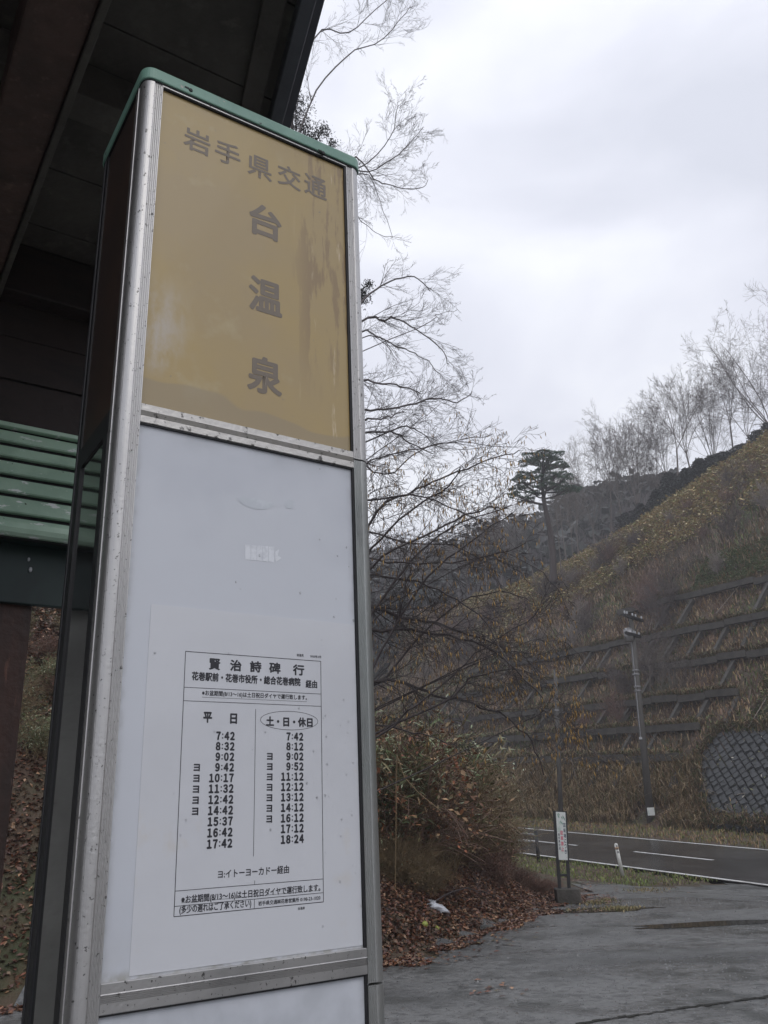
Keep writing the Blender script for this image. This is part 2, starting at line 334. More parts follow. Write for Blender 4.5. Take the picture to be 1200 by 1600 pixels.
def attach(trunks, pts):
    best = None
    for T_ in trunks:
        q = poly_at_z(T_, pts[0][2]); h = np.hypot(*(q-pts[0])[:2]); q = poly_at_z(T_, pts[0][2]-.45*h)
        if best is None or np.linalg.norm(q-pts[0]) < np.linalg.norm(best-pts[0]): best = q
    return [best]+list(pts)
def nlist(): return {i: [] for i in range(7)}
def spindles(pts, ln, wd, cols):             # hanging catkins
    n = len(pts); P = np.array(pts); V = np.zeros((n, 5, 3)); a = rng.uniform(0, 6.28, n); l = ln*rng.uniform(.6, 1.2, n); ti = rng.uniform(-.25, .25, (n, 2))
    V[:, 0] = P; V[:, 4] = P+np.stack([ti[:, 0]*l, ti[:, 1]*l, -l], 1)
    for i in range(3):
        t = a+i*2.094; V[:, 1+i] = P+np.stack([ti[:, 0]*l*.5+np.cos(t)*wd, ti[:, 1]*l*.5+np.sin(t)*wd, -l*.5], 1)
    b = (np.arange(n)*5)[:, None]; T = np.concatenate([b+np.array([[0, 1+i, 1+(i+1) % 3]]) for i in range(3)]+[b+np.array([[4, 1+(i+1) % 3, 1+i]]) for i in range(3)])
    return V.reshape(-1, 3), T, np.tile(cols, (6, 1))
def palette(n, pal, var=.25):
    pal = np.array(pal); return pal[rng.integers(0, len(pal), n)]*rng.uniform(1-var, 1+var, (n, 1))
def leaves(P, size, pal, tilt=.5, asp=.45, var=.25, droop=0.):
    """two-triangle folded leaves at points P"""
    P = np.asarray(P); n = len(P); s = size*rng.uniform(.6, 1.3, n)[:, None]
    a = rng.uniform(0, 6.283, n); z = rng.uniform(-tilt, tilt, n)-droop
    d = np.stack([np.cos(a)*np.cos(z), np.sin(a)*np.cos(z), np.sin(z)], 1)
    up = np.stack([rng.uniform(-tilt, tilt, n), rng.uniform(-tilt, tilt, n), np.ones(n)], 1)
    sd = np.cross(d, up); sd /= np.linalg.norm(sd, axis=1, keepdims=True)
    V = np.stack([P-d*s/2, P+sd*s*asp/2+up*s*.06, P+d*s/2, P-sd*s*asp/2+up*s*.06], 1)
    b = (np.arange(n)*4)[:, None]; T = np.concatenate([b+np.array([[0, 1, 2]]), b+np.array([[0, 2, 3]])])
    c = palette(n, pal, var); return V.reshape(-1, 3), T, np.concatenate([c, c])
def blades(P, h, wd, lean, pal, var=.3):
    """curved two-segment grass blades"""
    P = np.asarray(P); n = len(P); hh = h*rng.uniform(.5, 1.25, n)[:, None]; a = rng.uniform(0, 6.283, n)
    d = np.stack([np.cos(a), np.sin(a), np.zeros(n)], 1); ln = lean*rng.uniform(.2, 1.3, n)[:, None]
    sd = np.stack([-np.sin(a), np.cos(a), np.zeros(n)], 1)*wd*rng.uniform(.6, 1.3, n)[:, None]; z = np.array([[0, 0, 1.]])
    m = P+z*hh*.62+d*hh*ln*.35; t = P+z*hh*(1-.45*ln)+d*hh*ln
    V = np.stack([P-sd/2, P+sd/2, m+sd*.4, m-sd*.4, t], 1)
    b = (np.arange(n)*5)[:, None]; T = np.concatenate([b+np.array([[0, 1, 2]]), b+np.array([[0, 2, 3]]), b+np.array([[3, 2, 4]])])
    c = palette(n, pal, var); return V.reshape(-1, 3), T, np.tile(c, (3, 1))
def join(parts):
    Vs, Ts, Cs, n = [], [], [], 0
    for V, T, C in parts: Vs.append(V); Ts.append(T+n); Cs.append(C); n += len(V)
    return np.concatenate(Vs), np.concatenate(Ts), np.concatenate(Cs)

# ------------------------------------------------------------------ terrain
r3 = ray(-120, 1211); RH = np.array([r3[0], r3[1]]); GR = r3[2]/np.linalg.norm(RH); RH = RH/np.linalg.norm(RH)
NH = np.array([RH[1], -RH[0]]); P1 = atz(1000, 1357, 0.)[:2]; BANK = .03; T0 = 9.6; MS = 1.05
def st_(x, y): return (x-P1[0])*RH[0]+(y-P1[1])*RH[1], (x-P1[0])*NH[0]+(y-P1[1])*NH[1]
def xy_(s, t): return P1[0]+RH[0]*s+NH[0]*t, P1[1]+RH[1]*s+NH[1]*t
def sm(x, a, b): q = np.clip((x-a)/(b-a), 0, 1); return q*q*(3-2*q)
TOE = np.array([atz(*q, 0.)[:2] for q in [(600, 1505), (690, 1478), (770, 1447), (850, 1420), (905, 1398)]])
TOE = np.concatenate([[[-30, 3.5], [-8, 7.9], [-3.9, 9.2]], TOE, [[4.3, 21.5], [4.0, 26], [2.9, 30]], [[1.5, 36]]])
def toe_dist(x, y):
    best = np.full(np.shape(x), 1e9); sg = np.ones(np.shape(x))
    for a, b in zip(TOE[:-1], TOE[1:]):
        d = b-a; L2 = d@d; t = np.clip(((x-a[0])*d[0]+(y-a[1])*d[1])/L2, 0, 1)
        ex = x-a[0]-d[0]*t; ey = y-a[1]-d[1]*t; q = np.hypot(ex, ey); c = d[0]*ey-d[1]*ex
        m = q < best; best = np.where(m, q, best); sg = np.where(m, np.sign(c), sg)
    return best*sg
def nz(x, y, f, k=0.):
    return (np.sin(x*f+1.3+k)*np.cos(y*f*1.17+.4+k*2)+.5*np.sin(x*f*2.3+y*f*1.9+k)+.25*np.sin(x*f*4.7-y*f*4.1+2.1))/1.75
def base(s, t): return GR*s+BANK*t
SC_ = [-60, 0, 10, 16.6, 23.3, 31.5, 41, 55, 90, 200]; TC_ = [25, 24.5, 24, 23.7, 20.4, 17.5, 16.6, 18, 20, 22]
def ground(x, y, raw=False):
    x = np.asarray(x, float); y = np.asarray(y, float); s, t = st_(x, y)
    d = toe_dist(x, y); a = x/np.maximum(y, 1.)
    Hh = np.interp(a, [-1.2, -.5, -.3, -.1, -.02, .06, .11, .145, .2, .3], [10, 10, 9, 3.2, 1.9, 1.35, .85, .38, .12, .05])
    bank = np.where(d > 0, Hh*(1-np.exp(-np.maximum(d, 0)/(1.0+Hh*.62)))+.08*nz(x, y, 1.7)*sm(d, 0, 2), 0)
    lot = bank
    b = base(s, t)
    k = sm(t, -5.5, -.3); z = lot*(1-k)+np.where(t < 0, b, b)*k
    tau = t-T0; tc = np.interp(s, SC_, TC_)
    rise = np.where(tau < tc, MS*np.maximum(tau, 0), MS*tc-.30*(tau-tc))
    rise = rise-.9*np.exp(-np.abs(tau-tc)/1.2)*(tau > 0)
    hill = b+rise+(.16*nz(x, y, 1.1, 3)+.28*nz(x, y, .37, 1))*sm(tau, 0, 3)
    z = np.where(t > 0, np.where(tau > 0, hill, b), z)
    z = np.where((t > 5.9) & (tau < 0), b+.04*nz(x, y, 3), z)
    if not raw:
        z = np.where((t > -.15) & (t < 6.1), z-.10, z)
        z = np.where((d < -.15) & (t < .2), z-.05, z)
    return z
def gz(x, y): return float(ground(np.array([x]), np.array([y]), True)[0])
def grid(name, xs, ys, m, fz, **tags):
    XX, YY = np.meshgrid(xs, ys); ZZ = fz(XX, YY); nx = len(xs); ny = len(ys)
    V = np.stack([XX, YY, ZZ], -1).reshape(-1, 3)
    i = np.arange(nx-1)[None, :]+np.arange(ny-1)[:, None]*nx; i = i.ravel()
    return O(name, fastmesh(name, V, np.stack([i, i+1, i+nx+1, i+nx], 1), m, smooth=True), **tags)
xs = np.concatenate([np.linspace(-420, -30, 14), np.arange(-26, -8, 1.), np.arange(-8, 32, .3), np.arange(32, 70, 1.), np.linspace(72, 460, 14)])
ys = np.concatenate([np.linspace(-200, -12, 8), np.arange(-8, 4, 1.), np.arange(4, 60, .3), np.arange(60, 130, .9), np.linspace(132, 600, 20)])
grid('ground', xs, ys, m_ground, ground, kind='structure')
# asphalt lot: a sheet over the ground following the same heights
def lot_mesh():
    gx = np.arange(-30, 34, .35); gy = np.arange(-14, 34, .35); XX, YY = np.meshgrid(gx, gy)
    d = toe_dist(XX, YY); s, t = st_(XX, YY)
    edge = .18*nz(XX, YY, 2.3)
    gr = (YY > 17.2+.5*nz(XX, YY, 1.3)) & (t > -2.9+.35*nz(XX, YY, 1.9)) & (s > -3.2)      # grass verge left free
    ok = (d+edge < .15) & (t < .5) & ~gr
    V = np.stack([XX, YY, ground(XX, YY, True)+.012-.05*sm(t, -.45, -.1)], -1).reshape(-1, 3); nx = len(gx)
    i = (np.arange(nx-1)[None, :]+np.arange(len(gy)-1)[:, None]*nx)
    q = ok[:-1, :-1] & ok[1:, :-1] & ok[:-1, 1:] & ok[1:, 1:]; i = i[q]
    return fastmesh('parking_lot', V, np.stack([i, i+1, i+nx+1, i+nx], 1), m_asph, smooth=True)
O('parking_lot', lot_mesh(), kind='structure')
def rpt(s, t, dz=0.): x, y = xy_(s, t); return (x, y, base(s, t)+dz)
def strip(name, s0, s1, t0, t1, dz, m, ns=1, **tags):
    V = []; Fq = []
    for i in range(ns+1):
        s = s0+(s1-s0)*i/ns; V += [rpt(s, t0, dz), rpt(s, t1, dz)]
        if i: Fq.append((2*i-2, 2*i-1, 2*i+1, 2*i))
    return O(name, fastmesh(name, V, Fq, m), **tags)
strip('road', -70, 120, -.14, 6.0, .0, m_road, 60, kind='structure')
strip('edge_line', -70, 120, -.075, .075, .006, m_paint, 60, kind='structure')
strip('edge_line', -70, 120, 5.62, 5.77, .006, m_paint, 60, kind='structure')
for k in range(-8, 14):
    strip('centre_dash', -.17+5.95*k, 3.0+5.95*k, 2.60, 2.75, .006, m_paint, 4, kind='structure')
# crack with moss across the lot, lower right
cr_pts = [atz(*q, .0) for q in [(900, 1604), (980, 1592), (1040, 1583), (1100, 1574), (1160, 1566), (1230, 1556)]]
mb = MB()
for a, b in zip(cr_pts[:-1], cr_pts[1:]):
    for k in range(6):
        p = a+(b-a)*k/6; q = a+(b-a)*(k+1)/6; wd = U(.012, .035); j = U(-.02, .02)
        mb.add([(p[0], p[1]-wd+j, .019), (q[0], q[1]-wd+j, .019), (q[0], q[1]+wd+j, .019), (p[0], p[1]+wd+j, .019)], [(0, 1, 2, 3)])
O('pavement_crack', mb.mesh('crack', mat('crack_dirt', (.016, .016, .012), .9)), kind='structure')

# ------------------------------------------------------------------ far wooded hills
def far_hill(name, sil, Yd, slope, m, **tags):
    S = [at(px, py+(30 if Yd < 200 else 22), Yd) for px, py in sil]; SX = [q[0] for q in S]; SZ = [q[2] for q in S]
    gx = np.linspace(SX[0], SX[-1], 150); gy = np.concatenate([[Yd-58.], np.linspace(Yd-52, Yd, 40), np.linspace(Yd+4, Yd+160, 20)])
    def fz(x, y):
        top = np.interp(x, SX, SZ)+1.1*nz(x, y, .12, 2)
        return np.where(y < Yd, top-(Yd-y)*slope-np.maximum(0, Yd-50-y)*8-np.maximum(0, Yd-34-y)*.5, top-(y-Yd)*.35)+.8*nz(x, y, .3, 5)
    grid(name, gx, gy, m, fz, **tags); return fz, SX[0], SX[-1]
farA, ax0, ax1 = far_hill('hills', [(-500, 700), (300, 830), (560, 880), (620, 888), (700, 868), (745, 838), (790, 818), (850, 803), (880, 772), (920, 766), (970, 752), (1020, 748), (1090, 745), (1200, 735), (1700, 700)], 125, .42, m_far, kind='structure')
farB, bx0, bx1 = far_hill('hills', [(-900, 760), (300, 860), (560, 868), (620, 870), (680, 862), (720, 868), (800, 872), (1000, 880), (1500, 900)], 230, .30, m_far, kind='structure')
def far_trees(fz, x0, x1, Yd, n, hh, dep):
    x = rng.uniform(x0, x1, n); y = Yd-rng.uniform(-4, dep, n)**1.0; z = fz(x, y)
    parts = []
    for j in range(9):                       # slim vertical strokes of trunks and limbs
        a = rng.uniform(0, 6.28, n); le = rng.uniform(.05, .5, n); h = hh*rng.uniform(.5, 1.2, n)
        wd = .10+.12*rng.random(n)
        d = np.stack([np.cos(a)*le*h*.45, np.sin(a)*le*h*.45, h*(1-.2*le)], 1); P = np.stack([x+rng.uniform(-1, 1, n), y+rng.uniform(-1, 1, n), z-.5], 1)
        V = np.stack([P-np.stack([wd, wd*0, wd*0], 1), P+np.stack([wd, wd*0, wd*0], 1), P+d], 1).reshape(-1, 3)
        T = (np.arange(n)*3)[:, None]+np.array([[0, 1, 2]]); parts.append((V, T, palette(n, [(.085, .07, .07), (.06, .052, .055)], .35)))
    k = n//3; P = np.stack([x[:k], y[:k], z[:k]], 1)
    for j in range(12):
        Q = P+np.stack([rng.normal(0, 1.1, k), rng.normal(0, 1.1, k), hh*rng.uniform(.2, .95, k)], 1)
        parts.append(leaves(Q, 1.3, [(.018, .026, .022), (.03, .034, .028)], 1., .8))
    return join(parts)
O('far_wood', fastmesh('far_wood', *far_trees(farA, ax0*.55, ax1*.8, 125, 5200, 5.5, 60)[:2], m_attr), kind='stuff')
bpy.data.objects.remove(bpy.data.objects['far_wood'])
V_, T_, C_ = far_trees(farA, -20, 70, 125, 4200, 4.2, 55); O('far_wood', fastmesh('far_wood', V_, T_, m_attr, C_), kind='stuff')
V_, T_, C_ = far_trees(farB, -40, 90, 230, 1500, 6.5, 30); O('far_wood', fastmesh('far_wood', V_, T_, m_attr, C_), kind='stuff')

# ------------------------------------------------------------------ slope frame of concrete beams on the hill
def hp(s, tau, up=0.):                       # point on the slope plane, raised along its normal
    x, y = xy_(s, T0+tau); k = 1/math.hypot(1, MS)
    return np.array([x-NH[0]*MS*k*up, y-NH[1]*MS*k*up, base(s, T0+tau)+MS*tau+k*up])
RH3 = np.array([RH[0], RH[1], GR]); RH3 /= np.linalg.norm(RH3)
NH3 = np.array([NH[0], NH[1], 0.]); ZU = np.array([0, 0, 1.]); FALL = np.array([NH[0], NH[1], MS]); FALL /= np.linalg.norm(FALL)
SN = np.cross(RH3, FALL); SN = SN if SN[2] > 0 else -SN
fr = empty('slope_frame', hp(20, 0), 'weathered dark concrete beam lattice stepping up the overgrown hillside across the road', 'retaining frame')
rows = [(2.35, 8.9, 47), (3.6, 8.8, 45), (4.95, 7.5, 42), (6.7, 4.5, 40), (8.55, 3.5, 33), (10.75, 3.0, 20)]
SP = 1.72; ax_b = (np.array([1., 0, 0]), np.array([0, 1., 0]), np.array([0, 0, 1.]))
def local_box(hx, hy, hz, A, B, C, m, nm):
    q = MB(); q.box((0, 0, 0), hx, hy, hz, (A, B, C)); return q.mesh(nm, m)
me_beam = local_box(SP/2-.012, .14, .16, RH3, NH3, ZU, m_conc, 'beam')
me_ribs = {}
def child(name, me, par, loc, rot=None, scl=None, **tg):
    o = bpy.data.objects.new(name, me); o.location = tuple(np.array(loc, float)-np.array(par.location)); 
    if rot is not None: o.rotation_euler = rot
    if scl is not None: o.scale = scl
    return link(o, par, **tg)
prevt = 1.15
for ri, (tau, s0, s1) in enumerate(rows):
    s = s0
    me_rib = local_box((tau-prevt)*math.hypot(1, MS)/2-.16, .10, .12, FALL, RH3, SN, m_conc, 'rib')
    while s < s1:
        if R() < (.98 if ri in (0, 1, 2, 5) or s < 22 else .88):
            child('beam', me_beam, fr, hp(s+SP/2, tau, .36)+np.array([0, 0, U(-.06, .06)]), rot=(U(-.03, .03), U(-.03, .03), U(-.015, .015)))
        if R() < .55 and s < s1-SP and not (ri in (3,) and R() < .3): child('rib', me_rib, fr, hp(s+(SP*.5 if ri % 2 else 0), (tau+prevt)/2, .16))
        s += SP
    prevt = tau
# ------------------------------------------------------------------ block wall, right of the frame
wl = empty('block_wall', hp(4, 0), 'dark grey stone block retaining wall laid diagonally at the foot of the hill', 'retaining wall')
sl = math.hypot(1, MS)
q = MB(); q.add([hp(6.1, -.1, .10)-wl.location, hp(1.9, -.1, .10)-wl.location, hp(1.9, 3.6, .10)-wl.location, hp(7.4, 3.6, .10)-wl.location, hp(8.2, 2.4, .10)-wl.location], [(0, 1, 2, 3, 4)])
O('joint_bed', q.mesh('joint_bed', m_joint), wl)
bs_ = .31; A_ = (RH3+FALL)/math.sqrt(2); B_ = (RH3-FALL)/math.sqrt(2)
mes = []
for k in range(4):
    q = MB(); h = bs_/2-.014
    vs = []; 
    for zz, ins in ((0, 0), (.10, .025)):
        for i, j in ((-1, -1), (1, -1), (1, 1), (-1, 1)): vs.append(A_*(i*(h-ins))*1.0+B_*(j*(h-ins))+SN*(zz+U(-.02, .02)*(zz > 0)))
    q.add(vs, [(0, 1, 5, 4), (1, 2, 6, 5), (2, 3, 7, 6), (3, 0, 4, 7), (4, 5, 6, 7)]); mes.append(q.mesh('block', m_block))
nb = 0
for i in range(30, -30, -1):
    for j in range(30, -30, -1):
        a, b = i*bs_, j*bs_
        if (i+j) % 1 == 0:
            sx = (a+b)/math.sqrt(2); wx = (a-b)/math.sqrt(2)
            s = sx+2; tau = wx/sl+1.6
            lim = np.interp(tau, [0, 1, 2.4, 3.5], [6.0, 7.1, 8.2, 7.7])+(.2 if int(tau*3) % 2 else 0)
            if .05 < tau < 3.5+.1*math.sin(s*2) and 2.9 < s < lim and nb < 298:
                child('block', mes[random.randrange(4)], wl, hp(s, tau, .10+U(0, .05)+.03*((i+j) % 2))); nb += 1

# ------------------------------------------------------------------ utility poles
def pole(name, base_p, top_p, r0, r1, label, grp=None, gear=True):
    t = empty(name, base_p, label, 'utility pole'); lt = np.array(top_p)-np.array(base_p)
    q = MB(); q.tube((0, 0, -.3), lt, r0, r1, 14); O('shaft', q.mesh('shaft', m_polec, True), t)
    return t, lt
bp_, tp_ = np.array(rpt(9.39, 9.8)), at(985, 962, 38.1)
pl, lt = pole('utility_pole', bp_, tp_, .175, .11, 'tall dark utility pole with insulators and a white plate at its foot across the road')
ax = RH3*.35+NH3*.9; ax = np.array([ax[0], ax[1], 0]); ax /= np.linalg.norm(ax); ay = np.array([-ax[1], ax[0], 0])
def on(f, dz=0): return lt*f+np.array([0, 0, dz])
for f, hl, side in ((.985, .95, 0), (.895, .75, -.25)):
    c = on(f)-ay*.14*0+ax*side
    q = MB(); q.box(c-ay*.15, hl, .06, .06, (ax, ay, ZU)); O('crossarm', q.mesh('crossarm', m_dark), pl)
    for k in ((-.95, -.7, -.1, .25, .9) if f > .95 else (-.9, .1, .35, .85)):
        p = c-ay*.15+ax*hl*k; q = MB(); q.tube(p+ZU*.05, p+ZU*.10, .03, .03, 8); q.tube(p+ZU*.10, p+ZU*.15, .045, .04, 10); q.tube(p+ZU*.15, p+ZU*.20, .035, .04, 10)
        O('insulator', q.mesh('insulator', m_ceram, True), pl)
q = MB(); c = on(.90)-ax*.35+ay*.02; q.tube(c-ZU*.32, c+ZU*.22, .20, .20, 14); q.tube(c+ZU*.22, c+ZU*.27, .21, .15, 14); O('switch_case', q.mesh('switch_case', m_steel, True), pl)
for s_ in (-1, 1):
    q = MB(); q.tube(on(.90)+ax*.05*s_, on(.975)+ax*.6*s_-ay*.15, .018, .018, 6); O('brace', q.mesh('brace', m_dark), pl)
for f in (.72, .70, .64, .62):
    q = MB(); q.tube(on(f), on(f+.006), .155, .155, 14); q.box(on(f)-ax*.2, .12, .03, .03, (ax, ay, ZU)); O('band', q.mesh('band', m_steel), pl)
for f0, f1, o_ in ((.9, .4, -.17), (.88, .45, -.20)):
    q = MB(); q.tube(on(f0)-ax*.14, on(f1)+ax*o_, .016, .016, 5); O('cable', q.mesh('cable', m_steel), pl)
q = MB(); c = on(.062)-np.array([0, .0, 0]); n_ = np.array([0, -1., 0]); q.box(c+n_*.20, .15, .012, .16, (np.array([1., 0, 0]), np.array([0, 1., 0]), ZU)); O('plate', q.mesh('plate', m_signw), pl)
q = MB(); q.box(on(.395)-ax*.16, .07, .05, .05, (ax, ay, ZU)); O('small_fitting', q.mesh('small_fitting', m_ceram), pl)
p2b = at(876, 1294, 41.5); p2t = at(867.5, 1046, 41.0)
p2, l2 = pole('utility_pole', p2b-np.array([0, 0, .3]), p2t, .115, .085, 'slimmer grey pole with bare top rising behind the small parking notice')
for f in (.80, .74):
    q = MB(); q.tube(l2*f, l2*(f+.008), .12, .12, 10); O('band', q.mesh('band', m_steel), p2)

# ------------------------------------------------------------------ delineator, notice board, guard rail
db = atz(972.3, 1365, .0); dt = at(962, 1317.5, db[1]-.05)
dl = empty('delineator_post', db, 'white plastic roadside post leaning left on the grass verge', 'road post'); v = dt-db; ln = np.linalg.norm(v)
q = MB(); q.tube((0, 0, -.05), v*.97, .052, .045, 14); q.tube(v*.97, v, .045, .02, 14); O('shaft', q.mesh('shaft', m_pvc, True), dl)
q = MB(); q.tube(v*.80, v*.88, .0475, .047, 14); O('reflector', q.mesh('reflector', m_orange, True), dl)
pr = Print()
for k, c in enumerate('岩手県'):
    z1 = .70-.075*k
    pr.text(c, -.026, .026, z1-.055, z1, lambda a, b: v*b/ln*1.0+np.array([a, -.0535, 0])+np.array([0, 0, 0]), .02)
O('lettering', pr.mesh('lettering', m_dark), dl)

sb = atz(888, 1412, 0.); sgn = empty('notice_board', sb, 'narrow white vertical no parking notice on dark posts set in a concrete block', 'notice board')
Yb = sb[1]
def sp_(px, py, dy=0.): return at(px, py, Yb+dy)-sb
sx_ = np.array([.94, -.05, 0]); sx_ /= np.linalg.norm(sx_); sy_ = np.array([-sx_[1], sx_[0], 0])
q = MB(); q.box((0.0, .0, .11), .215, .2, .15, (sx_, sy_, ZU)); bevel(O('footing', q.mesh('footing', m_conc), sgn), .02)
lp0, lp1 = sp_(875, 1397), sp_(866.3, 1267); rp0, rp1 = sp_(889.5, 1396), sp_(882.8, 1268)
for a, b in ((lp0, lp1), (rp0, rp1)):
    q = MB(); d = (b-a)/np.linalg.norm(b-a); c = (a+b)/2; q.box(c, .028, .028, np.linalg.norm(b-a)/2, (sx_, sy_, d)); O('post', q.mesh('post', m_dark), sgn)
for f in (.22, .99):
    q = MB(); a = lp0+(lp1-lp0)*f; b = rp0+(rp1-rp0)*f; q.box((a+b)/2, np.linalg.norm(b-a)/2-.01, .015, .02, ((b-a)/np.linalg.norm(b-a), sy_, ZU)); O('rail', q.mesh('rail', m_dark), sgn)
def bd(a, b, off=.0):                        # a 0..1 across, b 0..1 up the plate
    l = lp0+(lp1-lp0)*(.405+.585*b); r = rp0+(rp1-rp0)*(.40+.59*b); return l+(r-l)*(.10+.9*a)-sy_*(.035+off)
q = MB(); fr4 = [bd(0, 0), bd(1, 0), bd(1, 1), bd(0, 1)]; q.add([p for p in fr4]+[p+sy_*.006 for p in fr4], [(0, 1, 2, 3), (4, 7, 6, 5), (0, 4, 5, 1), (1, 5, 6, 2), (2, 6, 7, 3), (3, 7, 4, 0)])
plt_ = O('plate', q.mesh('plate', m_signw), sgn)
def column(txt, a0, a1, b1, b0, m, bold, nm):
    pr = Print(); n = len(txt); h = (b1-b0)/n
    for k, c in enumerate(txt): pr.text(c, a0, a1, b1-h*(k+.92), b1-h*(k+.08), lambda a, b: bd(a, b, .002), bold)
    o = O(nm, pr.mesh(nm, m), plt_)
column('駐車禁止', .34, .64, .62, .17, m_red, .06, 'red_lettering')
column('回転場につき', .70, .95, .78, .12, m_blackp, .05, 'black_lettering')
column('岩手県交通', .08, .28, .56, .20, m_blackp, .04, 'small_lettering')
pr = Print()
for k in range(7):
    a = U(.05, .8); b = U(.8, .97); pr.line((a, b), (a+U(.1, .3), b-U(.03, .09)), .035, lambda u, v_: bd(u, v_, .0015))
O('green_drawing', pr.mesh('green_drawing', m_gprint), plt_)

g0 = np.array(rpt(3.5, -.78)); gr_ = empty('guard_rail', g0, 'dark low pipe railing end post at the near edge of the road behind the bush', 'guard rail')
for k in range(4):
    s = k*2.0; x, y = RH*s; q = MB(); q.tube((x, y, GR*s-.3), (x, y, GR*s+.80), .055, .055, 10); q.ball((x, y, GR*s+.80), .055, 10, 4); O('post', q.mesh('post', m_dark, True), gr_)
for z in (.50, .72):
    q = MB(); q.tube((0, 0, z), (RH[0]*6, RH[1]*6, z+GR*6), .03, .03, 8); O('rail', q.mesh('rail', m_steel, True), gr_)

# ------------------------------------------------------------------ the bus stop sign box
bx = empty('bus_stop_sign', P0, 'tall aluminium box bus stop sign with yellowed top panel and white timetable panel', 'bus stop sign')
def Bf(u, v, z): return DU*u+DN*v+np.array([0, 0, z])          # local to the empty (unrotated)
zz = lambda z: z+H
Z_TOP, Z_R1a, Z_R1b, Z_R2a, Z_R2b = zz(1.209), zz(.593), zz(.562), zz(-.172), zz(-.205)
WD = .37; OU0, OU1 = -.033, .403; DEP = .255
# corner profile: (a outward along the face from the panel edge, b outward from the face)
def cprof():
    P = [(0, -.012), (0, .0015)]
    for k in range(4):                       # flutes
        a = .0012+k*.0032; P += [(a, .0015), (a+.0012, .0003), (a+.0022, .0003), (a+.0030, .0015)]
    P += [(.0150, .0018)]
    r = .018
    for k in range(0, 11):
        t = math.pi/2*(1-k/10); P.append((.015+r*math.cos(t), .0018-r+r*math.sin(t)))
    P += [(.033, -.026), (.0342, -.0265), (.0342, -.0275), (.033, -.028), (.033, -.044), (.012, -.044)]
    return P
def corner(left, front):
    def f(a, b, z):
        u = -a if left else WD+a
        v = b if front else -(DEP+b)
        return Bf(u, v, z)
    return f
cps = cprof()
def flip(o, m=None):
    import bmesh
    bm = bmesh.new(); bm.from_mesh(o.data); bmesh.ops.recalc_face_normals(bm, faces=bm.faces); bm.to_mesh(o.data); bm.free(); return o
def post_piece(left, front, z0, z1, m):
    q = MB(); q.prism(cps, z0, z1, corner(left, front)); o = O('corner_post', q.mesh('corner_post', m), bx); flip(o)
    for p in o.data.polygons: p.use_smooth = False
    return o
ZB = .12
post_piece(True, True, ZB, zz(1.2135), m_alu)
post_piece(False, True, zz(.5805), zz(1.2135), m_alu); post_piece(False, True, zz(-.2165), zz(.5775), m_alu_d); post_piece(False, True, ZB, zz(-.2195), m_alu_d)
post_piece(True, False, ZB, zz(1.2135), m_dark); post_piece(False, False, ZB, zz(1.2135), m_alu_d)
q = MB(); q.box(Bf(WD/2, -DEP/2, .06), .25, .16, .06, (DU, DN, ZU)); bevel(O('footing', q.mesh('footing', m_conc), bx), .01)
def rail(z0, z1, m, u0=0.0005, u1=WD-.0005, name='cross_rail', fl=5):
    h = z1-z0; P = [(-.012, z0), (.0006, z0), (.0012, z0+.0008), (.0012, z0+h*.36)]
    for k in range(fl):
        a = z0+h*.36+k*h*.055; P += [(-.0002, a+h*.008), (-.0002, a+h*.030), (.0016, a+h*.042), (.0016, a+h*.052)]
    P += [(.0012, z0+h*.66), (.0012, z1-.0008), (.0004, z1), (-.012, z1)]
    q = MB(); n = len(P); vs = [Bf(u, b, z) for u in (u0, u1) for b, z in P]
    q.add(vs, [(i, (i+1) % n, n+(i+1) % n, n+i) for i in range(n)]+[tuple(range(n))[::-1], tuple(range(n, 2*n))])
    return flip(O(name, q.mesh(name, m), bx))
rail(Z_R1b, Z_R1a, m_alu_b); rail(Z_R2b, Z_R2a, m_alu)
q = MB(); q.box(Bf(WD/2, -.005, (Z_TOP+zz(1.2135))/2), WD/2, .0065, (zz(1.2135)-Z_TOP)/2, (DU, DN, ZU)); O('top_rail', q.mesh('top_rail', m_alu), bx)
rail(ZB, ZB+.04, m_alu_d)
REC = -.0045
def panel(name, z0, z1, m, rot=None):
    """recessed front panel with its object origin at the lower left so that its marks follow it"""
    me = bpy.data.meshes.new(name); q = MB(); t = .003
    q.box((WD/2, 0, (z1-z0)/2), WD/2+.004, t/2, (z1-z0)/2+.004); me = q.mesh(name, m)
    o = bpy.data.objects.new(name, me); o.location = tuple(Bf(0, REC-t/2, z0)); o.rotation_euler = (0, 0, PHI); link(o, bx); return o
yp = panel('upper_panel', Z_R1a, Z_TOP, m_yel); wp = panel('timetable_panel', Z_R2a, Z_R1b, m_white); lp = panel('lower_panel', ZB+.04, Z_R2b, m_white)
for z0, z1, m in ((Z_R1a, Z_TOP, m_black), (Z_R2a, Z_R1b, m_black), (ZB+.04, Z_R2b, m_black)):
    q = MB()
    q.box(Bf(.0009, REC+.0015, (z0+z1)/2), .0006, .0018, (z1-z0)/2-.0005, (DU, DN, ZU)) if False else None
    q.box(Bf(WD-.0019, REC+.0022, (z0+z1)/2), .0018, .002, (z1-z0)/2-.0005, (DU, DN, ZU))
    q.box(Bf(WD/2-.002, REC+.0022, z1-.0012), WD/2-.003, .002, .0011, (DU, DN, ZU))
    O('gasket', q.mesh('gasket', m), bx)
def fl_(off):                                # writer on the sheet plane -> child of a panel located at (0,REC-.0015,z0), rotated PHI
    def mk(z0):
        return lambda u, z: np.array([u, -(REC+off)+(REC-.0015), z-z0])
    return mk
def textobj(name, pr, m, par): return O(name, pr.mesh(name, m), par)
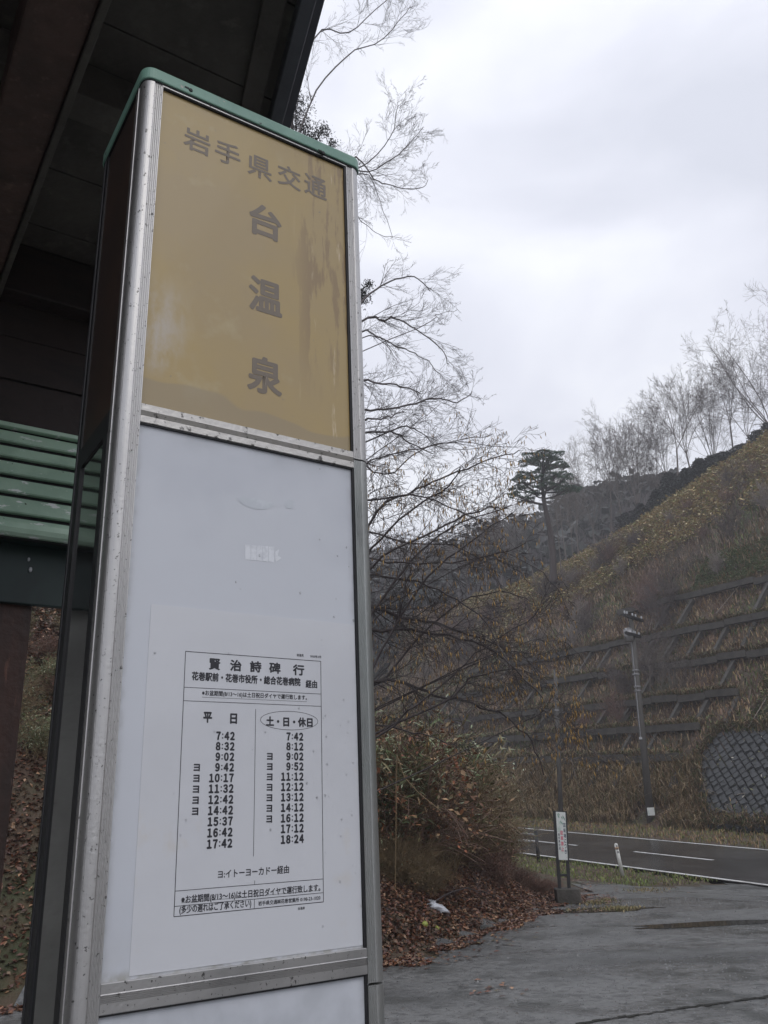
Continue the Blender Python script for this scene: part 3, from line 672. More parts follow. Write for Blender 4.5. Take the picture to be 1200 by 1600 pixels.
# big title characters: pixel bounding boxes of each glyph's centre and size
def fitc(pr, ch, px, py, w_, h_, fmk, bold):
    u, z = fc(px, py, REC); pr.text(ch, u-w_/2, u+w_/2, z-h_/2, z+h_/2, fmk, bold)
f = fl_(.0004)(Z_R1a)
for ch, px, py, w_, h_, b_ in list(zip('岩手県交通', (308, 356, 406, 452, 493), (221, 240, 262, 277, 292), [.049]*5, [.049]*5, [.017]*5))+list(zip('台温泉', (415, 415, 414), (347, 463, 587), [.064]*3, [.070]*3, [.030]*3)):
    pr = Print(); fitc(pr, ch, px, py, w_, h_, f, b_); textobj('character', pr, m_ink2, yp)
# timetable sheet
def edge(u0, u1, z0, z1, m, name, par, off, zb, th=.0005):
    q = MB(); a = fl_(off)(zb); P = [a(u0, z0), a(u1, z0), a(u1, z1), a(u0, z1)]; Q = [p+np.array([0, th, 0]) for p in P]
    q.add(P+Q, [(0, 1, 2, 3), (4, 7, 6, 5), (0, 4, 5, 1), (1, 5, 6, 2), (2, 6, 7, 3), (3, 7, 4, 0)]); return O(name, q.mesh(name, m), par)
sh = edge(.0347, .3655, zz(-.1685), zz(.2905), m_paper, 'timetable_sheet', wp, .0009, Z_R2a, .0008)
f = fl_(.00115)(Z_R2a)
pr = Print(); PZ = lambda px, py: fc(px, py, REC)
FU0, FU1 = .0872, .3030
def hl(za, wd=.0007, u0=FU0, u1=FU1, zb=None): pr.line((u0, zz(za)), (u1, zz(za if zb is None else zb)), wd, f)
zt, zb_ = PZ(291, 1018)[1]-H, PZ(274, 1432)[1]-H
def zmid(x, y): return PZ(x, y)[1]-H
hl(zt, .0009); z2 = zmid(290, 1074); hl(z2); z3 = zmid(289, 1095); hl(z3)
zn1 = zmid(277, 1392); hl(zn1); zn2 = zmid(275, 1416); hl(zn2); hl(zb_, .0009)
for u in (FU0, FU1): pr.line((u, zz(zt)), (u, zz(zb_)), .0009, f)
uc = PZ(399, 1108)[0]; pr.line((uc, zz(zmid(399, 1108))), (uc, zz(zmid(397, 1338))), .0007, f)
um = PZ(397, 1400)[0]; pr.line((um, zz(zn2)), (um, zz(zb_)), .0007, f); pr.line((um, zz(zn1)), (um, zz(zn1)+.005), .0006, f)
def tx(t, xl, xr, y, h_, bold=.02):           # text between pixel xl and xr centred on y
    ul, zl = PZ(xl, y-(xr-xl)*0); ur, _ = PZ(xr, y); _, zc = PZ((xl+xr)/2, y); pr.text(t, ul, ur, zc-h_/2, zc+h_/2, f, bold)
for ch, x, y in zip('賢治詩碑行', (335, 368, 399, 429, 466), (1038, 1040, 1042, 1044, 1047)): tx(ch, x-9, x+9, y, .0165, .038)
tx('花巻駅前・花巻市役所・総合花巻病院', 299, 469, 1061, .0125, .035); tx('経由', 477, 495, 1069, .0120, .035)
tx('※お盆期間(8/13～16)は土日祝日ダイヤで運行致します。', 315, 479, 1087, .0085, .02); tx('岩温見', 463, 474, 1024, .004); tx('2020年3月', 484, 501, 1026, .004)
ul = PZ(315, 1092)[0]; pr.line((ul, zz(zmid(397, 1093))), (PZ(479, 1092)[0], zz(zmid(397, 1093))), .0004, f)
tx('平', 317, 331, 1121, .0150, .045); tx('日', 359, 370, 1123, .0145, .045)
tx('土・日・休日', 415, 488, 1128, .0140, .045)
u0, zc = PZ(451, 1126); ua, ub = PZ(406.5, 1126)[0], PZ(496, 1126)[0]; NE = 64
for k in range(NE):
    t0, t1 = 2*math.pi*k/NE, 2*math.pi*(k+1)/NE; c0 = ((ua+ub)/2, zc); ra, rb = (ub-ua)/2, .0133
    pr.line((c0[0]+ra*math.cos(t0), c0[1]+rb*math.sin(t0)), (c0[0]+ra*math.cos(t1), c0[1]+rb*math.sin(t1)), .0006, f)
lt_ = ['7:42', '8:32', '9:02', '9:42', '10:17', '11:32', '12:42', '14:42', '15:37', '16:42', '17:42']
rt_ = ['7:42', '8:12', '9:02', '9:52', '11:12', '12:12', '13:12', '14:12', '16:12', '17:12', '18:24']
zl0, zl1 = PZ(354, 1150)[1], PZ(346, 1318)[1]; zr0, zr1 = PZ(460, 1151)[1], PZ(458, 1311)[1]
url = PZ(367, 1150)[0]; urr = PZ(474, 1151)[0]; uy = PZ(307, 1199)[0]; uy2 = PZ(421, 1182)[0]
for k in range(11):
    for s_, zl, ur, ti in ((lt_[k], zl0+(zl1-zl0)*k/10, url, 1), (rt_[k], zr0+(zr1-zr0)*k/10, urr, 0)):
        cur = ur
        for c in reversed(s_):
            adv = .0042 if c == ':' else .0083
            if c == ':':
                for dz in (-.0028, .0022): pr.quad([f(cur-.0030, zl+dz-.0009), f(cur-.0012, zl+dz-.0009), f(cur-.0012, zl+dz+.0009), f(cur-.0030, zl+dz+.0009)])
            else:
                V, _ = glyphs(chr(ord(c)+0xFEE0), 0.); V0, _ = glyphs('０', 0.); gw = (V[:, 0].max()-V[:, 0].min())/(V0[:, 0].max()-V0[:, 0].min())*.0068
                pr.text(chr(ord(c)+0xFEE0), cur-adv/2-gw/2-.0002, cur-adv/2+gw/2+.0002, zl-.0058, zl+.0058, f, .065)
            cur -= adv
    if 3 <= k <= 7: z = zl0+(zl1-zl0)*k/10; pr.text('ヨ', uy-.0045, uy+.0045, z-.0052, z+.0045, f, .05)
    if 2 <= k <= 8: z = zr0+(zr1-zr0)*k/10; pr.text('ヨ', uy2-.0045, uy2+.0045, z-.0052, z+.0045, f, .05)
tx('ヨ:イトーヨーカドー経由', 340, 451, 1362, .0105, .02)
tx('※お盆期間(8/13～16)は土日祝日ダイヤで運行致します。', 283, 500, 1397, .0110, .02)
pr.line((PZ(283, 1404)[0], zz(zn2)+.0035), (PZ(499, 1392)[0], zz(zn2)+.0035), .0004, f)
tx('(多少の遅れはご了承ください)', 280, 392, 1417, .0115, .02); tx('岩手県交通㈱花巻営業所 0198-23-1020', 403, 500, 1407, .0058, .02); tx('台温泉', 465, 476, 1419, .0035)
textobj('printing', pr, m_ink, sh)
# old glue marks on the upper half of the white panel
def blob(pts, m, name, off=.0004):
    q = MB(); a = fl_(off)(Z_R2a); P = [a(*PZ(x, y)) for x, y in pts]; q.add(P, [tuple(range(len(P)))[::-1]]); return O(name, q.mesh(name, m), wp)
blob([(371, 778), (385, 776), (400, 779), (415, 783), (430, 786), (428, 791), (415, 796), (400, 796), (386, 792), (376, 786)], m_residue, 'glue_mark')
blob([(446, 784), (452, 781), (460, 783), (461, 789), (456, 795), (448, 794), (444, 789)], m_residue, 'glue_mark')
for k in range(5):
    x = 383+k*9.2; blob([(x, 851+k*.8), (x+8.4, 851+k*.8), (x+8.4, 875+k*1.0-(k == 0)*0), (x, 874+k*.8)], m_residue2, 'tape_mark')
blob([(430, 862), (436, 858), (434, 868), (440, 872), (431, 878), (430, 872)], m_residue2, 'tape_mark')
# water beads on the sheet and panel
q = MB()
for k in range(70):
    u = U(.30, .366) if k % 3 else U(.04, .36); z = zz(U(-.16, .30)) if k < 60 else zz(U(.3, .55)); r = U(.0006, .0016)
    p = fl_(.0010)(Z_R2a)(u, z); q.ball(p, r, 8, 6, (1, .5, 1.25))
me = q.mesh('water_drops', m_drop, True); o = O('water_drops', me, wp); o['kind'] = 'stuff'
# cap
def rr(u0, u1, v0, v1, r, n=7):
    P = []
    for cx, cy, a0 in ((u1-r, v1-r, 0), (u0+r, v1-r, 90), (u0+r, v0+r, 180), (u1-r, v0+r, 270)):
        for k in range(n+1): t = math.radians(a0+90*k/n); P.append((cx+r*math.cos(t), cy+r*math.sin(t)))
    return P
q = MB(); pr0 = rr(OU0-.0035, OU1+.0035, -DEP-.004, .0055, .021); q.prism(pr0, zz(1.2142), zz(1.2385), Bf)
pin = rr(OU0-.0015, OU1+.0015, -DEP-.002, .0035, .020)
n = len(pr0); q2 = MB(); q2.prism(rr(OU0-.002, OU1+.002, -DEP-.0025, .004, .0205), zz(1.2385), zz(1.2400), Bf)
cap = flip(O('cap', q.mesh('cap', m_green), bx)); bevel(cap, .002, 2)
for px, py in ((298, 141), (505, 239)):
    u, z = fc(px, py, .0055); q = MB(); q.tube(Bf(u, .0050, z), Bf(u, .0072, z), .0042, .0030, 10); q.box(Bf(u-.007, .0058, z+.002), .004, .0006, .0015, (DU, DN, ZU)); O('screw', q.mesh('screw', m_black), cap)
q = MB(); q.prism(rr(OU0-.001, OU1+.001, -DEP-.001, .0025, .019), zz(1.2120), zz(1.2142), Bf); flip(O('cap_seal', q.mesh('cap_seal', m_black), bx))
# side and back panels
def side(name, u, v0, v1, z0, z1, m, th=.003):
    q = MB(); q.box(Bf(u, (v0+v1)/2, (z0+z1)/2), th/2, (v1-v0)/2, (z1-z0)/2, (DU, DN, ZU)); return O(name, q.mesh(name, m), bx)
m_yel_shade = mat('shaded_yellow_panel', (.050, .030, .022), .45, noise=[(5, (.036, .024, .02), .45, .6, S1)])  # same yellowed sheet, with the side face's shade put into its colour
V0_, V1_ = -DEP+.044, -.044
for u_, sg in ((-.029, -1), (WD+.029, 1)):
    side('side_panel', u_, V0_, V1_, Z_R1a, zz(1.2115), m_yel_shade)
    side('side_rail', u_+sg*.0015, V0_, V1_, Z_R1b-.006, Z_R1a, m_dark, .006)
    side('side_rail', u_+sg*.0015, V0_, V1_, ZB, ZB+.05, m_dark, .006)
    side('window_frame', u_+sg*.002, V1_-.022, V1_, ZB+.05, Z_R1b-.006, m_dark, .006); side('window_frame', u_+sg*.002, V0_, V0_+.014, ZB+.05, Z_R1b-.006, m_dark, .006)
    side('glass_pane', u_, V0_+.014, V1_-.022, ZB+.05, Z_R1b-.006, m_glass)
q = MB(); q.box(Bf(WD/2, -DEP+.006, (ZB+Z_TOP)/2), WD/2, .002, (Z_TOP-ZB)/2, (DU, DN, ZU)); O('back_panel', q.mesh('back_panel', m_alu_d), bx)

# ------------------------------------------------------------------ the shelter
sh0 = P0-DN*1.7
st = empty('bus_shelter', sh0, 'dark timber bus shelter with brown beams and a green slatted wall', 'bus shelter')
def Sf(u, k, z): return P0+DU*u-DN*k+np.array([0, 0, z])       # k metres behind the sign's face
def sbox(name, u0, u1, k0, k1, z0, z1, m, bev=.006):
    q = MB(); c = Sf((u0+u1)/2, (k0+k1)/2, (z0+z1)/2)-np.array(st.location); q.box(c, (u1-u0)/2, (k1-k0)/2, (z1-z0)/2, (DU, DN, ZU)); o = O(name, q.mesh(name, m), st)
    if bev: bevel(o, bev, 2)
    return o
CZ = zz(1.96)
KW = 1.7
# ceiling: boards butted side by side, cut along the slanting eave
eA = atz(470, 0, CZ); eB = atz(424, 190, CZ); ed = (eB-eA)/np.linalg.norm(eB-eA)
def to_uk(p): q = p-P0; return q@DU, -(q@DN)
uA, kA = to_uk(eA); uB, kB = to_uk(eB)
KF = -.32
def u_edge(k): return uA+(uB-uA)*(k-kA)/(kB-kA)
kk = KF; bw = .30
while kk < KW+.05:
    k1 = min(kk+bw-.006, KW+.05); q = MB(); o_ = np.array(st.location)
    vs = [Sf(-3.2, kk, CZ), Sf(u_edge(kk), kk, CZ), Sf(u_edge(k1), k1, CZ), Sf(-3.2, k1, CZ)]
    q.add([v-o_ for v in vs]+[v-o_+ZU*.02 for v in vs], [(0, 1, 2, 3), (4, 7, 6, 5), (0, 4, 5, 1), (1, 5, 6, 2), (2, 6, 7, 3), (3, 7, 4, 0)])
    O('ceiling_board', q.mesh('ceiling_board', m_wood), st); kk += bw
q = MB(); vs = [Sf(-3.3, KF-.1, CZ+.045), Sf(u_edge(KF-.1)+.07, KF-.1, CZ+.045), Sf(u_edge(KW+.2)+.07, KW+.2, CZ+.045), Sf(-3.3, KW+.2, CZ+.045)]
q.add([v-o_ for v in vs]+[v-o_+ZU*.09 for v in vs], [(0, 1, 2, 3), (4, 7, 6, 5), (0, 4, 5, 1), (1, 5, 6, 2), (2, 6, 7, 3), (3, 7, 4, 0)]); flip(O('roof', q.mesh('roof', m_fascia), st))
# fascia board along the eave
fz0 = CZ-.055
a0 = atz(495, 0, fz0); a1 = atz(441, 197, fz0); b0 = atz(470, 0, fz0); fd = (a1-a0)/np.linalg.norm(a1-a0); fs = np.array([fd[1], -fd[0], 0])
wdt = abs((b0-a0)@fs); wdt = min(max(wdt, .02), .06)
pA = a0-fd*.75; pB = a0+fd*2.1; q = MB(); c = (pA+pB)/2-fs*wdt/2+ZU*.09; q.box(c-o_, np.linalg.norm(pB-pA)/2, wdt/2, .09, (fd, fs, ZU)); bevel(O('fascia_board', q.mesh('fascia_board', m_fascia), st), .004)
# inner trim along the eave
c = (pA+pB)/2-fs*(wdt+.055)+ZU*.075; q = MB(); q.box(c-o_, np.linalg.norm(pB-pA)/2, .03, .04, (fd, fs, ZU)); bevel(O('eave_batten', q.mesh('eave_batten', m_wood), st), .004)
# big brown beam overhead on the left
bzz = zz(1.74); e0 = atz(160, 0, bzz); e1 = atz(0, 492, bzz); u0_, k0_ = to_uk(e0); u1_, k1_ = to_uk(e1)
ub = (u0_+u1_)/2
sbox('beam', ub-.16, ub-.022, KF, KW-.06, bzz, CZ-.002, m_beam, .008)
sbox('beam_trim', ub-.020, ub-.002, KF, KW-.06, bzz-.012, bzz+.09, m_wood, .003)
sbox('beam', ub-.62, ub-.48, KF, KW-.06, bzz, CZ-.002, m_beam, .008)
sbox('cross_beam', -3.1, u_edge(1.0)-.12, .72, .82, CZ-.12, CZ-.003, m_wood)
# dark header boards above the slats
hz_ = [0, .19, .38, .57]
# green slats
def wz(py, k=KW): r = ray(60, py); t = ((P0-DN*k-CAM)@DN)/(r@DN); return (CAM+r*t)[2]
ysl = [680.5, 704, 727, 753, 781, 812, 846]
zs = [wz(y) for y in ysl]
for i in range(6):
    z1, z0 = zs[i]-.007, zs[i+1]+.005
    q = MB(); n_ = .010
    prof = [(0.0, z0), (-.020, z0), (-.024, z0+.004), (-.010, z1-.002), (-.006, z1), (0.0, z1)] if i < 5 else [(0.0, z0), (-.014, z0), (-.026, z0+.008), (-.032, z0+(z1-z0)*.35), (-.028, z0+(z1-z0)*.65), (-.014, z1-.004), (0.0, z1)]
    n = len(prof); vs = [Sf(u, KW+a, z)-o_ for u in (-2.6, .60) for a, z in prof]
    q.add(vs, [(j, (j+1) % n, n+(j+1) % n, n+j) for j in range(n)]+[tuple(range(n))[::-1], tuple(range(n, 2*n))]); flip(O('slat', q.mesh('slat', m_slat), st))
sbox('backing_board', -2.6, .60, KW+.003, KW+.02, zs[-1], CZ-.004, m_black, 0)
for k in range(4):
    z0 = zs[0]+.022+k*.165; sbox('header_board', -2.6, .60, KW-.004-.006*(k % 2), KW+.002, z0, min(z0+.16, CZ-.006), m_header, .003)
sbox('header_beam', -2.6, .60, KW-.10, KW-.012, CZ-.20, CZ-.006, m_header, .006); sbox('head_trim', -2.6, .60, KW-.03, KW+.0, zs[0], zs[0]+.016, m_slat, .003)
zlo = wz(947, KW+.10)
sbox('lower_board', -2.6, .60, KW+.09, KW+.115, zlo, zs[-1]+.05, m_board_shade, .004)
sbox('sill_board', -2.6, .60, KW+.021, KW+.089, zs[-1]+.01, zs[-1]+.03, m_board_shade, 0)
pu = to_uk(at(58, 960, 1.))
r = ray(59, 960); t = ((P0-DN*(KW+.02)-CAM)@DN)/(r@DN); pu = (CAM+r*t-P0)@DU
sbox('post', pu-.14, pu, KW+.02+.10, KW+.24, 0, zlo+.08, m_post, .006)
sbox('rear_wall', -2.6, pu-.145, KW+.15, KW+.25, 0.0, zlo+.05, m_plaster, 0)
sbox('wall_skirting', -2.6, pu-.145, KW+.13, KW+.149, 0.0, .22, m_dark, 0)
for k in range(9): sbox('unseen_shade_board', -2.03, -2.0, KF+.1+k*.21, KF+.1+k*.21+.203, .05, CZ-.01, m_header, .003)  # boards added out of view to darken the left of the sign
sbox('floor_slab', -3.2, -.6, -1.0, KW+.6, .012, .05, m_plaster, .01)
for px, py, r in ((45, 874, .006), (47.5, 890, .008)):
    rr_ = ray(px, py); t = ((P0-DN*(KW+.085)-CAM)@DN)/(rr_@DN); p = CAM+rr_*t; q = MB(); q.ball(p, r, 8, 6, (.8, .8, 1.2)); O('water_drop', q.mesh('water_drop', m_ceram, True), label='tiny bright water drop hanging in front of the shaded green board, '+('upper' if r < .007 else 'lower')+' of two', cat='water drop')

# ------------------------------------------------------------------ leaf litter and ground cover
def pts_on(n, x0, x1, y0, y1, test, dz=.02):
    x = rng.uniform(x0, x1, n); y = rng.uniform(y0, y1, n); m = test(x, y); x, y = x[m], y[m]
    return np.stack([x, y, ground(x, y, True)+dz], 1)
LIT = [(.16, .062, .036), (.11, .046, .030), (.21, .095, .05), (.06, .030, .022), (.32, .19, .11), (.09, .042, .030), (.13, .085, .05)]
def stuffm(name, parts, m): V, T, C = join(parts); return O(name, fastmesh(name, V, T, m, C), kind='stuff')
litt = lambda x, y: (toe_dist(x, y) > -.35+.35*nz(x, y, 2.3)) & (st_(x, y)[1] < -1.2)
P_ = np.concatenate([pts_on(70000, -1.5, 4.5, 9, 18, litt), pts_on(60000, -8, -1.5, 8, 19, litt)]); P2_ = pts_on(16000, -4, 8, 8, 24, lambda x, y: (toe_dist(x, y) > -1.0) & (toe_dist(x, y) < 0) & (rng.random(x.shape) < np.exp(toe_dist(x, y)*3)))
stuffm('leaf_litter', [leaves(P_[::2], .062, LIT, 1.0, .65, .45), leaves(P_[1::2], .085, LIT, .6, .45, .45), leaves(P2_, .075, LIT, .2, .6, .3)], m_attr_wet)
P_ = pts_on(9000, -14, 2, 10, 30, lambda x, y: toe_dist(x, y) > 3); stuffm('leaf_litter', [leaves(P_, .16, LIT, .5, .6, .35)], m_attr_wet)
# verge grass by the road and green patch
vg = lambda x, y: (y > 17.4) & (st_(x, y)[1] > -2.9) & (st_(x, y)[1] < -.3) & (st_(x, y)[0] > -3.0) & (toe_dist(x, y) < .6)
P_ = pts_on(26000, 2, 12, 16, 33, vg, 0)
stuffm('grass', [blades(P_, .085, .018, .6, [(.16, .22, .05), (.22, .26, .07), (.11, .15, .04), (.22, .17, .09)]), leaves(pts_on(900, 2, 12, 16, 33, vg), .09, LIT, .3, .6)], m_attr)
vg2 = lambda x, y: (st_(x, y)[1] > 5.95) & (st_(x, y)[1] < 10.2)
P_ = pts_on(90000, -10, 24, 20, 62, vg2, 0)
stuffm('grass', [blades(P_, .15, .03, .7, [(.17, .16, .055), (.28, .19, .09), (.21, .125, .065), (.13, .15, .045)])], m_attr)
# a few leaf drifts and moss on the lot
P_ = []
for px, py, n, rx in ((690, 1497, 60, .5), (930, 1410, 160, .5), (945, 1405, 120, .3), (900, 1425, 70, .5), (780, 1550, 25, .4), (750, 1470, 120, .6), (1010, 1395, 90, .7)):
    c = atz(px, py, 0.); P_.append(np.stack([c[0]+rng.normal(0, rx*.5, n), c[1]+rng.normal(0, rx*.6, n), np.full(n, .025)], 1))
P_ = np.concatenate(P_); stuffm('leaf_drift', [leaves(P_, .07, LIT+[(.14, .12, .05)], .2, .6)], m_attr_wet)
xx = rng.uniform(-1, 11, 15000); yy = 6.6+11*rng.random(15000)**1.3; k = (toe_dist(xx, yy) < -.05) & (st_(xx, yy)[1] < -.5); xx, yy = xx[k], yy[k]
Pg = np.stack([xx, yy, ground(xx, yy, True)+.013], 1); n = len(Pg); r_ = rng.uniform(.003, .008, n)*(1+1.6*(rng.random(n) < .03)); Vg = np.zeros((n, 5, 3)); aa = rng.uniform(0, 6.28, n)
for i in range(4): Vg[:, i] = Pg+np.stack([np.cos(aa+i*1.571)*r_*1.2, np.sin(aa+i*1.571)*r_, -r_*.2], 1)
Vg[:, 4] = Pg+np.stack([r_*.3, r_*0, r_*.75], 1); b_ = (np.arange(n)*5)[:, None]
O('grit', fastmesh('grit', Vg.reshape(-1, 3), np.concatenate([b_+np.array([[i, (i+1) % 4, 4]]) for i in range(4)]), m_attr, np.tile(palette(n, [(.13, .13, .125), (.08, .08, .08), (.17, .17, .165), (.12, .11, .10)], .3), (4, 1))), kind='stuff')
P_ = []
for px, py, n_, rx in ((930, 1412, 260, .35), (968, 1421, 420, .30), (948, 1408, 120, .2), (1010, 1392, 200, .5), (905, 1424, 60, .3)):
    c = atz(px, py, 0.); P_.append(np.stack([c[0]+rng.normal(0, rx*.5, n_), c[1]+rng.normal(0, rx*.5, n_), np.full(n_, .01)], 1))
stuffm('grass', [blades(np.concatenate(P_), .045, .014, 1.0, [(.22, .17, .07), (.15, .15, .05), (.28, .22, .11)])], m_attr)
# puddle on the lot: thin dark water sheets
for px, py, a_, b_ in ((930, 1424, 1.0, .28), (1120, 1445, 1.3, .25), (700, 1478, .4, .15)):
    c = atz(px, py, 0.); q = MB(); n_ = 40; q.add([(c[0]+a_*math.cos(t)*(1+.22*math.sin(3*t+px)+.1*math.sin(7*t)), c[1]+b_*math.sin(t)*(1+.25*math.sin(2*t+py)+.1*math.sin(5*t)), .0165) for t in [2*math.pi*i/n_ for i in range(n_)]], [tuple(range(n_))]); O('puddle', q.mesh('puddle', m_pud), kind='structure')
# hillside cover ------------------------------------------------------
def hill_pts(n, s0, s1, a0, a1, dz=0.):
    s = rng.uniform(s0, s1, n); ta = rng.uniform(a0, a1, n); tc = np.interp(s, SC_, TC_); ta = np.where(ta > tc+.5, tc*rng.random(n), ta)
    x, y = xy_(s, T0+ta); return np.stack([x, y, ground(x, y, True)+dz], 1), s, ta
not_wall = lambda s, ta: ~((ta < 3.6) & (s < np.interp(ta, [0, 1, 2.4, 3.5], [6.0, 7.1, 8.2, 7.7])-.15))
DRY = [(.28, .19, .10), (.20, .13, .08), (.34, .25, .14), (.15, .10, .065), (.21, .125, .08)]
GRN = [(.11, .15, .045), (.15, .17, .06), (.08, .11, .035)]
parts = []
p, s, ta = hill_pts(62000, -3, 60, 0, 14); k = not_wall(s, ta) & ~((abs(s-9.4) < .8) & (ta < .6)); p, s, ta = p[k], s[k], ta[k]
g = nz(p[:, 0], p[:, 1], .55, 2)+.25*rng.normal(size=len(p))
parts.append(blades(p[g < .15], .40, .05, 1.0, DRY)); parts.append(blades(p[g >= .15], .26, .05, .9, GRN+DRY[:1]))
p, s, ta = hill_pts(52000, -3, 75, 12, 25); g = nz(p[:, 0], p[:, 1], .4, 4)+.3*rng.normal(size=len(p))
parts.append(blades(p[g < .3], .55, .06, .9, [(.21, .145, .10), (.26, .18, .11), (.16, .115, .09), (.29, .215, .13)])); parts.append(blades(p[g >= .3], .35, .06, .8, GRN))
stuffm('hillside_grass', parts, m_attr)
P_ = []
for tau, s0, s1 in rows:
    n = int((s1-s0)*150); ss = rng.uniform(s0, s1, n); ok_ = nz(ss, ss*0+tau, 1.3) > -.45
    for a in ss[ok_]: P_.append(hp(a, tau+U(.0, .12), .30)+np.array([0, 0, .10]))
stuffm('drooping_grass', [blades(np.array(P_), .42, .035, 1.5, DRY+GRN)], m_attr)
P_ = []
for i in range(2600):
    ta = U(0, 3.7); e_ = float(np.interp(ta, [0, 1, 2.4, 3.5], [6.0, 7.1, 8.2, 7.7])); P_.append(hp(e_+abs(np.random.normal(0, .25))-.15, ta, .12))
for i in range(3000): P_.append(hp(U(1.5, 6.4), abs(random.gauss(0, .22)), .12)); 
for i in range(1800): P_.append(hp(U(2.5, 7.9), 3.55+random.gauss(0, .12), .15))
stuffm('weeds', [blades(np.array(P_), .38, .035, 1.2, DRY+GRN), leaves(np.array([hp(U(2.5, 7.5), U(.1, 3.4), .24) for _ in range(160)]), .16, [(.45, .42, .36), (.2, .2, .1)], .8, .4)], m_attr)
# long drooping dry grass at the foot
p, s, ta = hill_pts(26000, 4.5, 42, -.3, 2.2); k = not_wall(s, ta) & ~((abs(s-9.4) < 1.1) & (ta < .7)); p = p[k]
stuffm('dry_grass', [blades(p, .78, .035, 1.25, [(.36, .26, .145), (.28, .19, .10), (.20, .135, .075), (.44, .33, .20), (.16, .15, .06)])], m_attr)
random.seed(61); P_ = []; out = nlist(); tips = []
for i in range(90):
    s_, t_ = U(2, 45), U(.5, 20); t_ = min(t_, float(np.interp(s_, SC_, TC_))-1); x, y = xy_(s_, T0+t_); z = gz(x, y)+.12; a = U(0, 6.28); ln = U(.8, 2.2)
    out[0].append((x, y, z, x+math.cos(a)*ln, y+math.sin(a)*ln, gz(x+math.cos(a)*ln, y+math.sin(a)*ln)+U(.15, .7), .03, .012))
V, Fq = tubes(out[0], 4); O('fallen_stems', fastmesh('fallen_stems', V, Fq, mat('pale_dead_wood', (.26, .22, .19), .8)), kind='stuff')
# pale bamboo grass along the crest
p, s, ta = hill_pts(60000, 12, 46, 13, 25); tc = np.interp(s, SC_, TC_); k = (ta > tc-6.5+2.2*nz(p[:, 0], p[:, 1], .5)) ; p = p[k]+np.stack([rng.normal(0, .2, k.sum()), rng.normal(0, .2, k.sum()), rng.uniform(.1, .9, k.sum())], 1)
stuffm('bamboo_grass', [leaves(p, .30, [(.52, .41, .20), (.40, .32, .15), (.60, .52, .32), (.26, .28, .10), (.36, .22, .12)], .7, .32)], m_attr)
# green creeping patch upper right, above the frame
p, s, ta = hill_pts(16000, 3, 15, 11.3, 13.5); stuffm('green_creeper', [leaves(p+np.array([0, 0, .15]), .20, [(.15, .20, .08), (.24, .27, .14), (.10, .13, .045)], .7, .6)], m_attr)
p, s, ta = hill_pts(5000, 1.5, 9, 3.8, 8); g = nz(p[:, 0], p[:, 1], .9, 7) > .2; stuffm('green_creeper', [leaves(p[g]+np.array([0, 0, .15]), .18, [(.12, .14, .05), (.16, .17, .08)], .7, .6)], m_attr)

# ------------------------------------------------------------------ bare shrubs on the slope (individuals sharing meshes)
def shrub_mesh(nm, h, nst, mx, dens, m, rm, spread=.6, lean=.35, cat=None):
    out = nlist(); tips = []
    for i in range(nst):
        a = U(0, 6.28); d = np.array([math.cos(a)*lean*U(.3, 1.4), math.sin(a)*lean*U(.3, 1.4), 1]); grow(out, tips, (U(-.1, .1), U(-.1, .1), -.1), d, h*U(.6, 1), .008*h+.004, 0, mx, up=.03, wig=.14, spread=spread, dens=dens, rmin=rm)
    segs = sum(out.values(), []); V, Fq = tubes(segs, 3); return fastmesh(nm, V, Fq, m), tips
m_twig_r = mat('red_brown_twigs', (.19, .12, .10), .8); m_twig_g = mat('grey_twigs', (.23, .195, .175), .8); m_twig_d = mat('dark_twigs', (.11, .085, .08), .75)
sh_types = [shrub_mesh('stems', 2.3, 5, 2, 1.5, m_twig_r, .007), shrub_mesh('stems', 2.0, 7, 2, 1.3, m_twig_g, .007), shrub_mesh('stems', 3.0, 4, 3, 1.0, m_twig_d, .008), shrub_mesh('stems', 1.6, 9, 2, 1.3, m_twig_r, .007)]
desc = ['reddish bare shrub', 'grey bare shrub', 'dark taller bare shrub', 'low dense reddish shrub']
k_ = 0
for i in range(84):
    s = U(2, 48); ta = U(3, 24) if i % 4 else U(10, 20); tc = float(np.interp(s, SC_, TC_)); ta = min(ta, tc-4.5)
    if not bool(not_wall(np.array(s), np.array(ta))): continue
    x, y = xy_(s, T0+ta); ty = random.randrange(4); me, _ = sh_types[ty]
    z = gz(x, y); o = O('bare_shrub', me, None, (x, y, z), (U(-.1, .1), U(-.1, .1), U(0, 6.28)), U(.55, 1.05), cat='shrub', group='bare shrubs over the hillside')
    o['label'] = desc[ty]+(' low', ' midway', ' high')[min(2, int(ta/7.5))]+' on the hillside, '+('far left part', 'middle part', 'right part')[0 if s > 30 else (1 if s > 15 else 2)]

